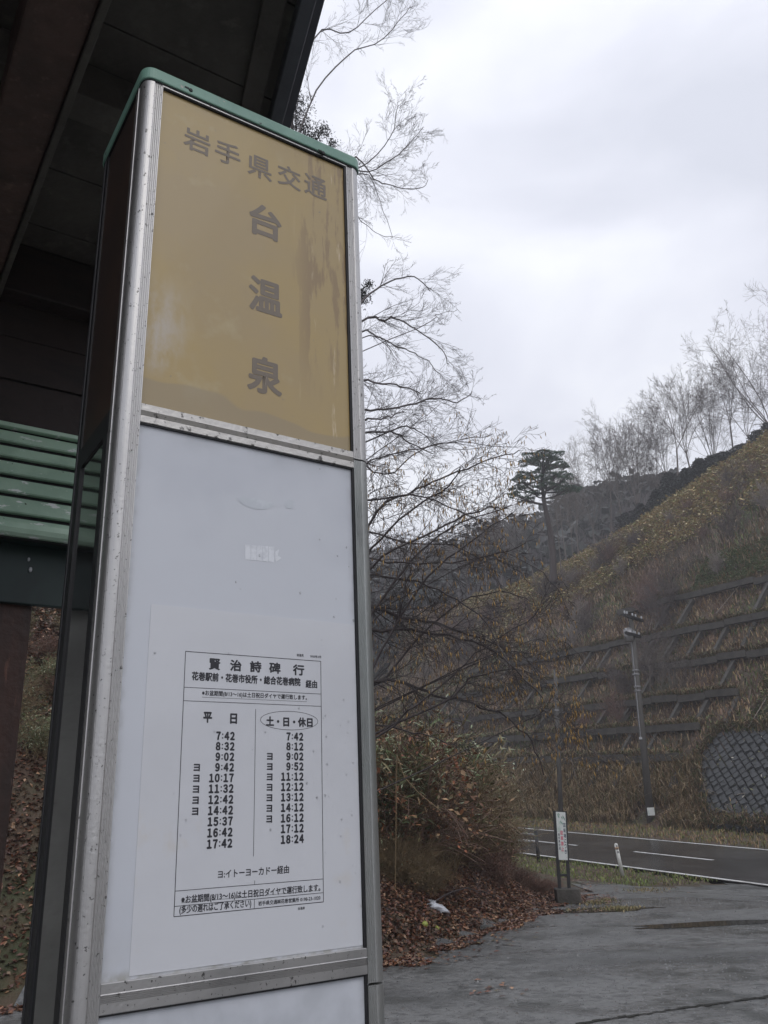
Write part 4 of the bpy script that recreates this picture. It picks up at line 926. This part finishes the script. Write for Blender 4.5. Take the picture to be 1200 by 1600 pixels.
# ------------------------------------------------------------------ tall bare trees
def tree_meshes(nm, h, seed, m, rm, mx=4, lean=0., nlimb=5, fork=.35, dens=1.15, spread=.55):
    random.seed(seed); out = nlist(); tips = []
    p = np.array([0, 0, -.3]); d = np.array([lean, 0, 1.]); d /= np.linalg.norm(d); r = h*.0105
    n = 6; trunk = []
    for i in range(n):
        d = d+np.array([U(-1, 1), U(-1, 1), 0])*.06; d /= np.linalg.norm(d); q = p+d*h*fork/n; trunk.append((*p, *q, r, r*.93)); r *= .93; p = q
        if i > 2 and R() < .5: a = U(0, 6.28); grow(out, tips, p, d+np.array([math.cos(a), math.sin(a), 0])*.9, h*.3, r*.4, 1, mx, up=.06, wig=.12, spread=spread, dens=dens, rmin=rm, nst=6)
    for i in range(nlimb):
        a = 6.28*i/nlimb+U(-.4, .4); k = U(.15, .55); grow(out, tips, p, d+np.array([math.cos(a), math.sin(a), 0])*k, h*(1-fork)*U(.75, 1), r*.6, 0, mx, up=.03, wig=.15, spread=spread, dens=dens, rmin=rm, nst=6)
    V, Fq = tubes(trunk+out[0], 8); big = fastmesh('trunk', V, Fq, m, smooth=True)
    V, Fq = tubes(sum([out[i] for i in range(1, 7)], []), 3); return big, fastmesh('crown', V, Fq, m), tips
m_bark_mist = mat('misty_grey_bark', (.15, .128, .115), .9)
TT = [tree_meshes('t', 10, 11, m_bark_mist, .0055, 4, .0, 7, .22, .78, .80), tree_meshes('t', 10, 23, m_bark_mist, .0055, 4, -.12, 4, .35, .80, .62), tree_meshes('t', 10, 37, m_bark_mist, .0055, 4, .1, 3, .45, .80, .6)]
print('KF', [to_uk(atz(x, 0, z)) for x, z in ((0, CZ), (0, bzz), (495, CZ))] if 'to_uk' in globals() else '', 'tree tris', [len(t[1].polygons)*2 for t in TT])
def put_tree(ty, px, pyb, pyt, Yd, label, rz=None, name='bare_tree', group=None, wscale=1.):
    b = at(px, pyb, Yd); t = at(px, pyt, Yd); h = t[2]-b[2]; k = h/9.6
    o = empty(name, b, label, 'tree', group); o.rotation_euler = (0, 0, U(0, 6.28) if rz is None else rz); o.scale = (k*wscale, k*wscale, k)
    O('trunk', TT[ty][0], o); O('crown', TT[ty][1], o); return o
random.seed(5)
put_tree(0, 1217, 715, 500, 68, 'large rounded bare tree standing highest on the ridge at the right edge', wscale=.95)
for i, (ty, px, pb, ptp, Yd, wsc) in enumerate([(1, 1180, 730, 590, 66, .9), (2, 1150, 745, 575, 70, .8), (0, 1120, 760, 600, 68, .8), (1, 1085, 770, 590, 67, .8), (2, 1060, 790, 600, 66, .8), (1, 1052, 800, 640, 70, .8), (0, 1035, 800, 655, 72, .7)]):
    put_tree(ty, px, pb, ptp, Yd, 'slender bare tree in the row along the ridge right of centre', group='bare trees along the ridge', wscale=wsc)
for i, (ty, px, pb, ptp, Yd, wsc) in enumerate([(0, 1000, 830, 655, 70, .85), (1, 975, 840, 675, 74, .9), (2, 955, 850, 670, 76, .8), (0, 930, 860, 690, 78, .85), (1, 905, 880, 740, 74, .8), (2, 885, 880, 720, 80, .7)]):
    put_tree(ty, px, pb, ptp, Yd, 'hazy bare tree between the pine and the ridge row', group='bare trees beside the pine', wscale=wsc)
for i, (ty, px, pb, ptp, Yd, wsc) in enumerate([(2, 835, 910, 770, 66, .6), (0, 810, 915, 800, 70, .7), (1, 785, 915, 790, 72, .7), (2, 760, 920, 810, 70, .7), (0, 730, 925, 820, 74, .8), (1, 700, 920, 835, 76, .8), (2, 878, 900, 745, 64, .6), (2, 896, 885, 765, 66, .6), (1, 868, 905, 775, 68, .6), (0, 665, 930, 840, 78, .9), (1, 630, 930, 835, 80, .9), (2, 600, 930, 830, 80, .9)]):
    put_tree(ty, px, pb, ptp, Yd, 'dark slim bare tree at the foot of the hazy wooded hill', group='bare trees below the hazy hill', wscale=wsc)
# saplings on the right of the slope
for px, pb, ptp, Yd, ty in ((1142, 930, 810, 49, 2), (1130, 925, 840, 49, 1), (1075, 935, 850, 50, 0), (1195, 830, 720, 52, 0), (1060, 960, 900, 49, 0)):
    put_tree(ty, px, pb, ptp, Yd, 'small dark sapling on the slope just above the top concrete beam', group='saplings above the top beam', wscale=.9)
for px, pb, ptp, Yd, ty in ((1040, 1110, 1010, 43.5, 1), (1068, 1125, 1020, 42.5, 0), (1015, 1100, 1000, 44.5, 2)):
    put_tree(ty, px, pb, ptp, Yd, 'pale leafless sapling between the lattice beams right of the utility pole', group='saplings among the beams', wscale=1.0)

# evergreen shrubs behind the ridge line
def conifer_mesh(seed):
    random.seed(seed); P = []
    for i in range(3600):
        h = R()**1.3; rad = (1-h)*.45+.08; a = U(0, 6.28); q_ = rad*math.sqrt(R()); P.append((math.cos(a)*q_+U(-.05, .05), math.sin(a)*q_, h))
    V, T, C = leaves(np.array(P), .055, [(.020, .030, .026), (.030, .040, .032), (.016, .022, .02)], 1., .5, .3, .2)
    q = MB(); q.tube((0, 0, -.1), (0, 0, .9), .03, .006, 6); return fastmesh('foliage', V, T, m_attr, C), q.mesh('trunk', m_bark_dark)
CF = [conifer_mesh(1), conifer_mesh(2)]
random.seed(9)
for i, (px, pb, ptp, Yd) in enumerate([(1195, 730, 640, 64), (1170, 735, 655, 63), (1145, 750, 668, 64), (1120, 755, 672, 63), (1100, 770, 690, 64), (1080, 780, 700, 63), (1055, 790, 725, 65), (1030, 800, 745, 66), (1005, 820, 765, 68), (1215, 720, 630, 64), (980, 830, 780, 70)]):
    b = at(px, pb, Yd); t = at(px, ptp, Yd); o = empty('evergreen_shrub', b, 'dark evergreen bush in the row just behind the crest of the hill', 'bush', 'dark bushes behind the crest'); h = t[2]-b[2]; o.scale = (h*U(.9, 1.5), h*.9, h*U(.5, .8)); o.rotation_euler = (0, 0, U(0, 6))
    O('foliage', CF[i % 2][0], o); O('trunk', CF[i % 2][1], o)

# ------------------------------------------------------------------ the pine
random.seed(31); YP = 60
pb, ptp = at(864, 905, YP), at(847, 712, YP); pn = empty('pine_tree', pb, 'tall red pine with flat tiers of dark needles standing beside the hillside', 'pine tree')
tr = []; n = 14
for i in range(n):
    f0, f1 = i/n, (i+1)/n; bx_ = lambda f: (ptp-pb)*f+np.array([.18*math.sin(f*7), .1*math.sin(f*9), -.3*(f == 0)]); tr.append((*bx_(f0), *bx_(f1), .30*(1-f0*.75), .30*(1-f1*.75)))
br = []; pads = []
# tier pads: pixel centre, half width, half height (px)
for px, py, hw, hh in ((838, 710, 22, 5), (862, 709, 20, 5), (848, 718, 30, 5), (826, 722, 16, 5), (868, 727, 20, 5), (880, 728, 10, 4), (850, 732, 14, 4), (825, 742, 20, 8), (812, 748, 14, 5), (870, 742, 18, 6), (884, 746, 12, 5), (845, 748, 18, 6), (855, 758, 20, 5), (808, 763, 14, 5), (822, 758, 14, 5), (885, 765, 20, 5), (900, 763, 10, 4), (832, 770, 12, 4), (875, 758, 14, 4), (803, 772, 10, 3), (822, 780, 14, 3)):
    c = at(px, py, YP+U(-1.6, 1.6))-pb; k = YP/F; pads.append((c, hw*k*1.1, hh*k*.85))
    fz_ = min(max((c[2]-U(.2, 1.0))/(ptp-pb)[2], .3), .98); a = bx_(fz_); mid = (a+c)/2+np.array([0, 0, -.15])
    br += [(*a, *mid, .075, .055), (*mid, *c, .055, .03)]
    for j in range(5): e_ = c+np.array([U(-1, 1)*hw*k*.8, U(-.8, .8), U(-.1, .2)]); br.append((*mid, *e_, .03, .015))
V, Fq = tubes(tr, 9); O('trunk', fastmesh('trunk', V, Fq, m_pinebark, smooth=True), pn); V, Fq = tubes(br, 4); O('limbs', fastmesh('limbs', V, Fq, m_pinebark), pn)
P_ = []
for c, a, b in pads:
    for j in range(int(1000*a)):
        t_ = U(0, 6.28); q_ = math.sqrt(R()); P_.append(c+np.array([math.cos(t_)*q_*a, math.sin(t_)*q_*min(a, .7), (R()**.7)*b*(1.2-q_*.7)-.1+.12*math.sin(c[0]*3+t_*3)]))
V, T, C = leaves(np.array(P_), .17, [(.06, .125, .085), (.08, .15, .10), (.045, .09, .065), (.12, .15, .08)], 1.2, .35, .3); O('needles', fastmesh('needles', V, T, m_attr, C), pn)

# ------------------------------------------------------------------ big bare tree behind the sign
random.seed(77)
def PX(pts, Y0, dY=0.): return [at(x, y, Y0+dY*i/(len(pts)-1)) for i, (x, y) in enumerate(pts)]
def finish_tree(name, base_p, out, m, label, cat='tree', trunk_m=None, rm_sides=(7, 3), extra=None):
    o = empty(name, base_p, label, cat); b = np.array(o.location)
    def sh_(segs): S = np.array(segs); S[:, :3] -= b; S[:, 3:6] -= b; return S
    V, Fq = tubes(sh_(out[0]), rm_sides[0]); O('trunk', fastmesh('trunk', V, Fq, m, smooth=True), o)
    tw = sum([out[i] for i in range(1, 7)], []); V, Fq = tubes(sh_(tw), rm_sides[1]); O('crown', fastmesh('crown', V, Fq, m), o)
    print(name, 'twigs', len(tw)); return o
out = nlist(); tips = []; YA = 13
A_base = np.array([-1.7, 13.2, gz(-1.7, 13.2)])
trunk = [A_base]+PX([(430, 1100), (440, 800), (430, 500), (420, 200), (400, -100), (380, -350)], YA, 1)
limb(out, tips, trunk, .20, .06, nch=0, jit=0.)
kw = dict(up=.015, wig=.13, spread=.60, dens=.72, rmin=.0018)
for pts, r, nch, cl in [
    ([(430, 350), (480, 170), (540, 90), (600, 60), (640, 10)], .035, 16, 1.1),
    ([(430, 250), (490, 60), (545, 50), (600, 5), (640, -30)], .03, 14, 1.1),
    ([(430, 150), (500, -40), (560, -60), (590, -20)], .03, 10, 1.0),
    ([(435, 420), (500, 240), (560, 262), (610, 215), (622, 165)], .03, 16, 1.0),
    ([(435, 450), (520, 280), (575, 268), (625, 240), (660, 200)], .03, 16, 1.0),
    ([(435, 460), (540, 255), (585, 280), (610, 290), (655, 295), (668, 282)], .028, 12, .8),
    ([(440, 500), (530, 300), (575, 275), (600, 330), (612, 370)], .02, 9, .8),
    ([(440, 560), (520, 320), (565, 345), (590, 365), (630, 372)], .018, 8, .7),
    ([(445, 640), (540, 500), (580, 458), (610, 440), (646, 432), (672, 455)], .040, 12, .75),
    ([(560, 503), (600, 500), (615, 497), (650, 515), (690, 545), (700, 570)], .032, 16, .85),
    ([(655, 512), (685, 490), (715, 485)], .015, 8, .55),
    ([(560, 520), (580, 521), (610, 536), (640, 548), (668, 565), (690, 590)], .026, 12, .75),
    ([(560, 530), (590, 530), (612, 550), (622, 568)], .018, 8, .7),
    ([(440, 680), (520, 600), (565, 595), (600, 600), (635, 605), (655, 615)], .042, 16, .8),
    ([(445, 720), (530, 650), (570, 641), (610, 638), (650, 630), (680, 622), (715, 628), (738, 612)], .040, 18, .8),
    ([(560, 662), (590, 656), (612, 650), (632, 643)], .030, 9, .7),
    ([(450, 760), (540, 680), (570, 676), (610, 674), (640, 690), (675, 710)], .042, 14, .8),
    ([(610, 674), (640, 668), (665, 680), (690, 700), (760, 700)], .022, 12, .7),
    ([(445, 800), (540, 735), (600, 700), (640, 670), (690, 630)], .022, 14, .8),
    ([(450, 860), (540, 760), (580, 720), (640, 705), (700, 690), (770, 680)], .03, 16, .8)]:
    limb(out, tips, attach([trunk], PX(pts, YA+U(-.5, .5), U(-1.2, 1.2))), r*.72, r*.2, 4 if cl > .7 else 3, nch, cl, **kw)
big = finish_tree('bare_tree', A_base, out, m_bark, 'large bare broadleaf tree whose fine branches reach out from behind the bus stop sign')

# catkin-hung alder thicket, nearer and darker
random.seed(41); out = nlist(); tips = []; YB = 10.5
B_base = np.array([-.9, 11.9, gz(-.9, 11.9)])
STEMS = [[B_base]+PX(q_, YB) for q_ in ([(480, 1250), (500, 1000), (520, 700)], [(515, 1250), (535, 1050), (550, 800)], [(500, 1300), (545, 1150), (575, 950)])]
for q_ in STEMS: limb(out, tips, q_, .07, .03, nch=0, jit=.0)
kw = dict(up=-.005, wig=.17, spread=.75, dens=.92, rmin=.0024)
for pts, r, nch, cl in [
    ([(545, 900), (590, 800), (650, 765), (700, 745), (760, 720), (812, 705)], .028, 18, .7),
    ([(540, 950), (580, 860), (640, 800), (700, 760), (720, 730)], .026, 14, .7),
    ([(545, 930), (600, 870), (680, 830), (740, 800), (780, 792)], .026, 16, .75),
    ([(550, 1010), (600, 930), (660, 860), (720, 815), (800, 790)], .028, 18, .75),
    ([(560, 1100), (610, 990), (670, 900), (730, 850), (800, 800)], .026, 16, .75),
    ([(540, 790), (580, 780), (640, 775), (700, 790), (760, 820)], .024, 14, .65),
    ([(540, 820), (590, 835), (650, 850), (720, 855), (780, 900)], .022, 14, .7),
    ([(560, 940), (620, 962), (680, 975), (730, 990), (800, 1020)], .038, 18, .75),
    ([(560, 985), (640, 985), (720, 998), (790, 1030), (850, 1090)], .032, 16, .75),
    ([(570, 1065), (620, 1065), (680, 1085), (740, 1100), (790, 1120), (830, 1160), (850, 1210)], .030, 16, .6),
    ([(705, 1088), (730, 1062), (770, 1050), (830, 1050), (870, 1080)], .020, 12, .6),
    ([(600, 1060), (660, 990), (720, 940), (780, 925), (830, 940)], .022, 14, .7),
    ([(570, 900), (640, 905), (700, 930), (760, 975), (800, 1050)], .022, 14, .7),
    ([(560, 870), (620, 880), (690, 880), (760, 870), (820, 850)], .020, 14, .7),
    ([(590, 1150), (640, 1110), (700, 1060), (760, 1010), (840, 960)], .020, 12, .65),
    ([(570, 1130), (620, 1140), (670, 1150), (720, 1170)], .02, 10, .6),
    ([(780, 1020), (840, 1055), (880, 1105), (915, 1170)], .012, 12, .45),
    ([(790, 1015), (850, 1000), (895, 1012), (930, 1060)], .012, 12, .45),
    ([(815, 1130), (850, 1110), (890, 1135), (935, 1185)], .010, 11, .4),
    ([(760, 870), (820, 880), (870, 920), (895, 975)], .010, 11, .45),
    ([(540, 700), (600, 742), (660, 700), (720, 690), (800, 700)], .018, 14, .65)]:
    limb(out, tips, attach(STEMS, PX(pts, YB+U(-.3, .3), U(-1.5, 1.5))), r*.8, r*.24, 3, nch, cl, **kw)
al = finish_tree('alder_tree', B_base, out, m_bark_dark, 'dark tangled leafless tree with hanging catkins reaching right from behind the sign')
tips = np.array(tips); random.seed(3)
sel = rng.random(len(tips)) < .24; ct = tips[sel]; print('catkins', len(ct))
ex = []
for cx, cy, n_, sg in ((905, 1060, 45, .30), (880, 1110, 50, .28), (920, 1140, 60, .28), (870, 1170, 25, .25), (900, 1180, 45, .25), (860, 1010, 35, .3), (890, 1030, 35, .3), (850, 950, 20, .3), (760, 1110, 25, .3), (790, 1085, 25, .3), (745, 710, 30, .2), (780, 790, 30, .22), (725, 780, 25, .15), (640, 705, 20, .3), (830, 720, 14, .12)):
    c = at(cx, cy, YB+U(-.4, .4)); d_ = np.linalg.norm(tips-c, axis=1); near = tips[np.argsort(d_)[:int(n_*.6)]]; ex += [p+np.array([U(-.03, .03), U(-.03, .03), 0]) for p in near]
ct = np.concatenate([ct, np.array(ex)])
V, T, C = spindles(ct-B_base, .085, .0085, palette(len(ct), [(.32, .20, .065), (.22, .13, .055), (.40, .25, .08)], .3)); o = O('catkins', fastmesh('catkins', V, T, m_attr, C), al); o['kind'] = 'stuff'
# dark evergreen sprigs behind the sign
random.seed(13); o1 = at(470, 1000, 15); ev_b = np.array([o1[0], o1[1], gz(o1[0], o1[1])]); ev = empty('evergreen_tree', ev_b, 'dark evergreen tree showing small needle clumps between the roof and the sign', 'tree')
sg_ = []; P_ = []
tip_ = at(455, 150, 15); sg_.append((*(ev_b-ev_b), *(at(470, 700, 15)-ev_b), .15, .1)); sg_.append((*(at(470, 700, 15)-ev_b), *(tip_-ev_b), .1, .03))
for px, py, n, rd in ((462, 165, 900, .28), (475, 200, 600, .22), (505, 205, 260, .14), (520, 225, 160, .10), (490, 215, 260, .15), (565, 462, 520, .16), (576, 445, 120, .08), (450, 190, 400, .2)):
    c = at(px, py, 15)-ev_b; r0 = at(463, 260 if py < 400 else 520, 15)-ev_b; sg_.append((*r0, *c, .03, .012))
    for j in range(n): P_.append(c+rng.normal(0, 1, 3)*rd*.62)
V, Fq = tubes(sg_, 6); O('trunk', fastmesh('trunk', V, Fq, m_bark_dark), ev); V, T, C = leaves(np.array(P_), .07, [(.02, .028, .022), (.03, .036, .028), (.022, .02, .018)], 1.3, .3); O('needles', fastmesh('needles', V, T, m_attr, C), ev)

# ------------------------------------------------------------------ undergrowth on the bank
random.seed(19)
def bush_type(nm, pal, h, nst, nleaf, lsz, m_tw, mx=2, dens=1.3, asp=.35, lean=.6, tilt=.9, droop=.2):
    out = nlist(); tips = []
    for i in range(nst):
        a = U(0, 6.28); d = np.array([math.cos(a)*lean*U(.2, 1.5), math.sin(a)*lean*U(.2, 1.5), 1]); grow(out, tips, (U(-.25, .25), U(-.25, .25), -.1), d, h*U(.6, 1.05), .006+.003*h, 0, mx, up=-.02, wig=.16, spread=.7, dens=dens, rmin=.0032)
    segs = np.array(sum(out.values(), [])); V, Fq = tubes(segs, 3); st_m = fastmesh('stems', V, Fq, m_tw)
    base_ = segs[rng.integers(0, len(segs), nleaf), 3:6]; base_ = base_[base_[:, 2] > .12*h]; P = base_+rng.normal(0, .04, base_.shape)
    V, T, C = leaves(P, lsz, pal, tilt, asp, .35, droop); return st_m, fastmesh('foliage', V, T, m_attr, C)
m_st_b = mat('brown_stems', (.17, .105, .075), .7); m_st_y = mat('straw_stems', (.22, .16, .085), .7)
SASA = [(.14, .19, .08), (.22, .26, .15), (.10, .13, .05), (.42, .46, .32), (.16, .17, .085), (.30, .26, .14)]
RUST = [(.26, .10, .05), (.32, .15, .07), (.18, .09, .05), (.24, .17, .09), (.15, .13, .06), (.38, .24, .13)]
OLIV = [(.11, .12, .045), (.17, .15, .07), (.20, .13, .065), (.08, .09, .035), (.27, .21, .12)]
WINE = [(.16, .06, .05), (.20, .09, .06), (.12, .055, .045), (.26, .14, .09)]
BT = [bush_type('a', SASA, 1.15, 24, 2300, .105, m_st_y, 1, 1.8, .17), bush_type('b', RUST, 1.1, 16, 2100, .06, m_st_b, 2, 1.3, .5), bush_type('c', OLIV, 1.2, 16, 2200, .07, m_st_b, 2, 1.3, .45), bush_type('d', WINE, .75, 22, 1000, .05, m_st_b, 2, 1.2, .5), bush_type('e', RUST+OLIV, 1.3, 18, 260, .06, m_st_y, 2, 1.5, .5)]
lab = ['green and cream bamboo grass clump', 'rusty leaved shrub', 'olive leaved shrub', 'low wine red twiggy shrub', 'tangle of dry straw coloured stems']
def bush(ty, px, Yd, k, extra=''):
    p = at(px, 1250, Yd); x, y = p[0], p[1]; z = gz(x, y); o = empty(['bamboo_grass_clump', 'rusty_shrub', 'olive_shrub', 'wine_shrub', 'dry_stem_shrub'][ty], (x, y, z-.05), lab[ty]+' '+(extra or 'on the leafy bank beside the sign'), 'shrub', 'undergrowth on the bank' if not extra else None)
    o.rotation_euler = (U(-.08, .08), U(-.08, .08), U(0, 6.28)); o.scale = (k, k, k*U(.85, 1.1)); O('stems', BT[ty][0], o); O('foliage', BT[ty][1], o); return o
for i in range(66):
    px = U(575, 768); ty = random.choices(range(5), [5, 1.6, 4, .4, 3] if px < 690 else [2.5, 3.5, 3, 2.5, 2.5])[0]; Yd = np.interp(px, [600, 700, 800], [14.2, 16.3, 18.8])+U(0, 4.5)
    if px > 745 and ty == 0: ty = 3
    bush(ty, px, Yd, U(.85, 1.1)*np.interp(px, [600, 680, 740, 800], [1.75, 1.45, .95, .6]))
for px, Yd, k in ((772, 20, .75), (764, 19.5, .75), (780, 21.5, .68)): bush(0, px, Yd, k)
for i in range(14):
    px = U(730, 852); bush(3, px, np.interp(px, [740, 860], [16.0, 18.0])+U(0, 1.2), np.interp(px, [740, 800, 852], [.75, .50, .30])*U(.8, 1.1))
for i in range(6): bush(4, U(600, 680), U(13.4, 14.2), U(.4, .6))
# left bank seen below the shelter wall
for i in range(15):
    px = U(-30, 130); bush(random.choices((0, 4, 3), (4, 1.2, 1))[0], px, U(10.2, 17), U(.3, .6), 'on the leaf covered bank behind the shelter')
for o in list(bpy.data.objects):
    if o.get('label', '').endswith('bank behind the shelter'): o['group'] = 'plants on the bank behind the shelter'
# arching straw stem over the bushes
q = MB(); pts = PX([(620, 1180), (632, 1215), (655, 1240), (690, 1268)], 12.4)
for a, b in zip(pts[:-1], pts[1:]): q.tube(a, b, .008, .007, 6)
q.tube(pts[0], (pts[0][0]-.1, pts[0][1]+.5, gz(pts[0][0]-.1, pts[0][1]+.5)), .009, .008, 6)
O('cane', q.mesh('cane', m_st_y), label='long straw coloured cane arching over the bushes beside the sign', cat='cane')
# fallen stick, bag, fruit
def onbank(px, py, it=12):
    r = ray(px, py); t = 8.
    for k in range(400):
        p = CAM+r*t
        if p[2] < gz(p[0], p[1]): return p
        t += .03
    return p
b = onbank(688, 1425); q = MB(); random.seed(8); nb_ = 14
vs = []; fs = []
for j in range(7):
    for i in range(nb_):
        t = 2*math.pi*i/nb_; f_ = j/6; rad = [.10, .15, .14, .11, .08, .03, .05][j]*U(.6, 1.25); vs.append((math.cos(t)*rad*1.35-.03*j, math.sin(t)*rad*.9, [.0, .03, .08, .12, .15, .17, .21][j]+U(-.015, .02)))
for j in range(6):
    for i in range(nb_): fs.append((j*nb_+i, j*nb_+(i+1) % nb_, (j+1)*nb_+(i+1) % nb_, (j+1)*nb_+i))
fs.append(tuple(range(nb_))); fs.append(tuple(range(6*nb_, 7*nb_))); q.add(vs, fs)
o = O('plastic_bag', q.mesh('plastic_bag', m_bag, True), loc=b, rot=(0.1, .2, .5), label='crumpled white plastic bag lying on the brown leaf litter', cat='plastic bag'); o.scale = (.95, .85, .62)
for (px, py, r_, l_) in ((664, 1449, .045, 'larger yellow green fruit fallen in the leaves, left of the other'), (683, 1454, .034, 'smaller yellow green fruit fallen in the leaves, right of the other')):
    p = onbank(px, py); q = MB(); q.ball((0, 0, r_*.8), r_, 12, 8, (1, 1, .9)); q.tube((0, 0, r_*1.65), (.004, 0, r_*1.85), .006, .004, 6); O('fruit', q.mesh('fruit', m_fruit, True), loc=p, label=l_, cat='fruit')
random.seed(4)
pA_ = onbank(672, 1420); pB_ = onbank(760, 1408); out = nlist(); tips = []
limb(out, tips, [pA_+ZU*.05, (pA_+pB_)/2+ZU*.22, pB_+ZU*.12], .018, .006, 2, 6, .5, up=0, wig=.2, rmin=.004); V, Fq = tubes(sum(out.values(), []), 6)
O('fallen_branch', fastmesh('fallen_branch', V, Fq, m_bark_dark), label='dark bare branch lying over the litter beside the plastic bag', cat='branch')

# ------------------------------------------------------------------ mountain air
q = MB(); q.box((20, 195, 30), 470, 415, 62); hz = q.mesh('haze', m_black); hz.materials.clear()
mh = bpy.data.materials.new('mountain_haze'); mh.use_nodes = True; t = mh.node_tree; t.nodes.clear(); o_ = t.nodes.new('ShaderNodeOutputMaterial'); pv = t.nodes.new('ShaderNodeVolumePrincipled')
pv.inputs['Color'].default_value = (.95, .955, .98, 1); pv.inputs['Density'].default_value = .0023; pv.inputs['Anisotropy'].default_value = .2; t.links.new(pv.outputs[0], o_.inputs['Volume'])
hz.materials.append(mh); O('haze', hz, kind='stuff')

# labels of look-alikes are told apart by their place in the row
ORD = 'first second third fourth fifth sixth seventh eighth ninth tenth eleventh twelfth thirteenth fourteenth fifteenth sixteenth seventeenth eighteenth nineteenth twentieth twenty-first twenty-second twenty-third twenty-fourth twenty-fifth twenty-sixth twenty-seventh twenty-eighth twenty-ninth thirtieth'.split()
byl = {}
for o in bpy.data.objects:
    if o.get('group') and o.get('label'): byl.setdefault(o['label'], []).append(o)
for l_, os_ in byl.items():
    if 1 < len(os_) <= 30:
        os_.sort(key=lambda o: o.location.x/max(o.location.y, 1))
        for i, o in enumerate(os_): o['label'] = ' '.join(l_.split()[:11])+', '+ORD[i]+' from the left'
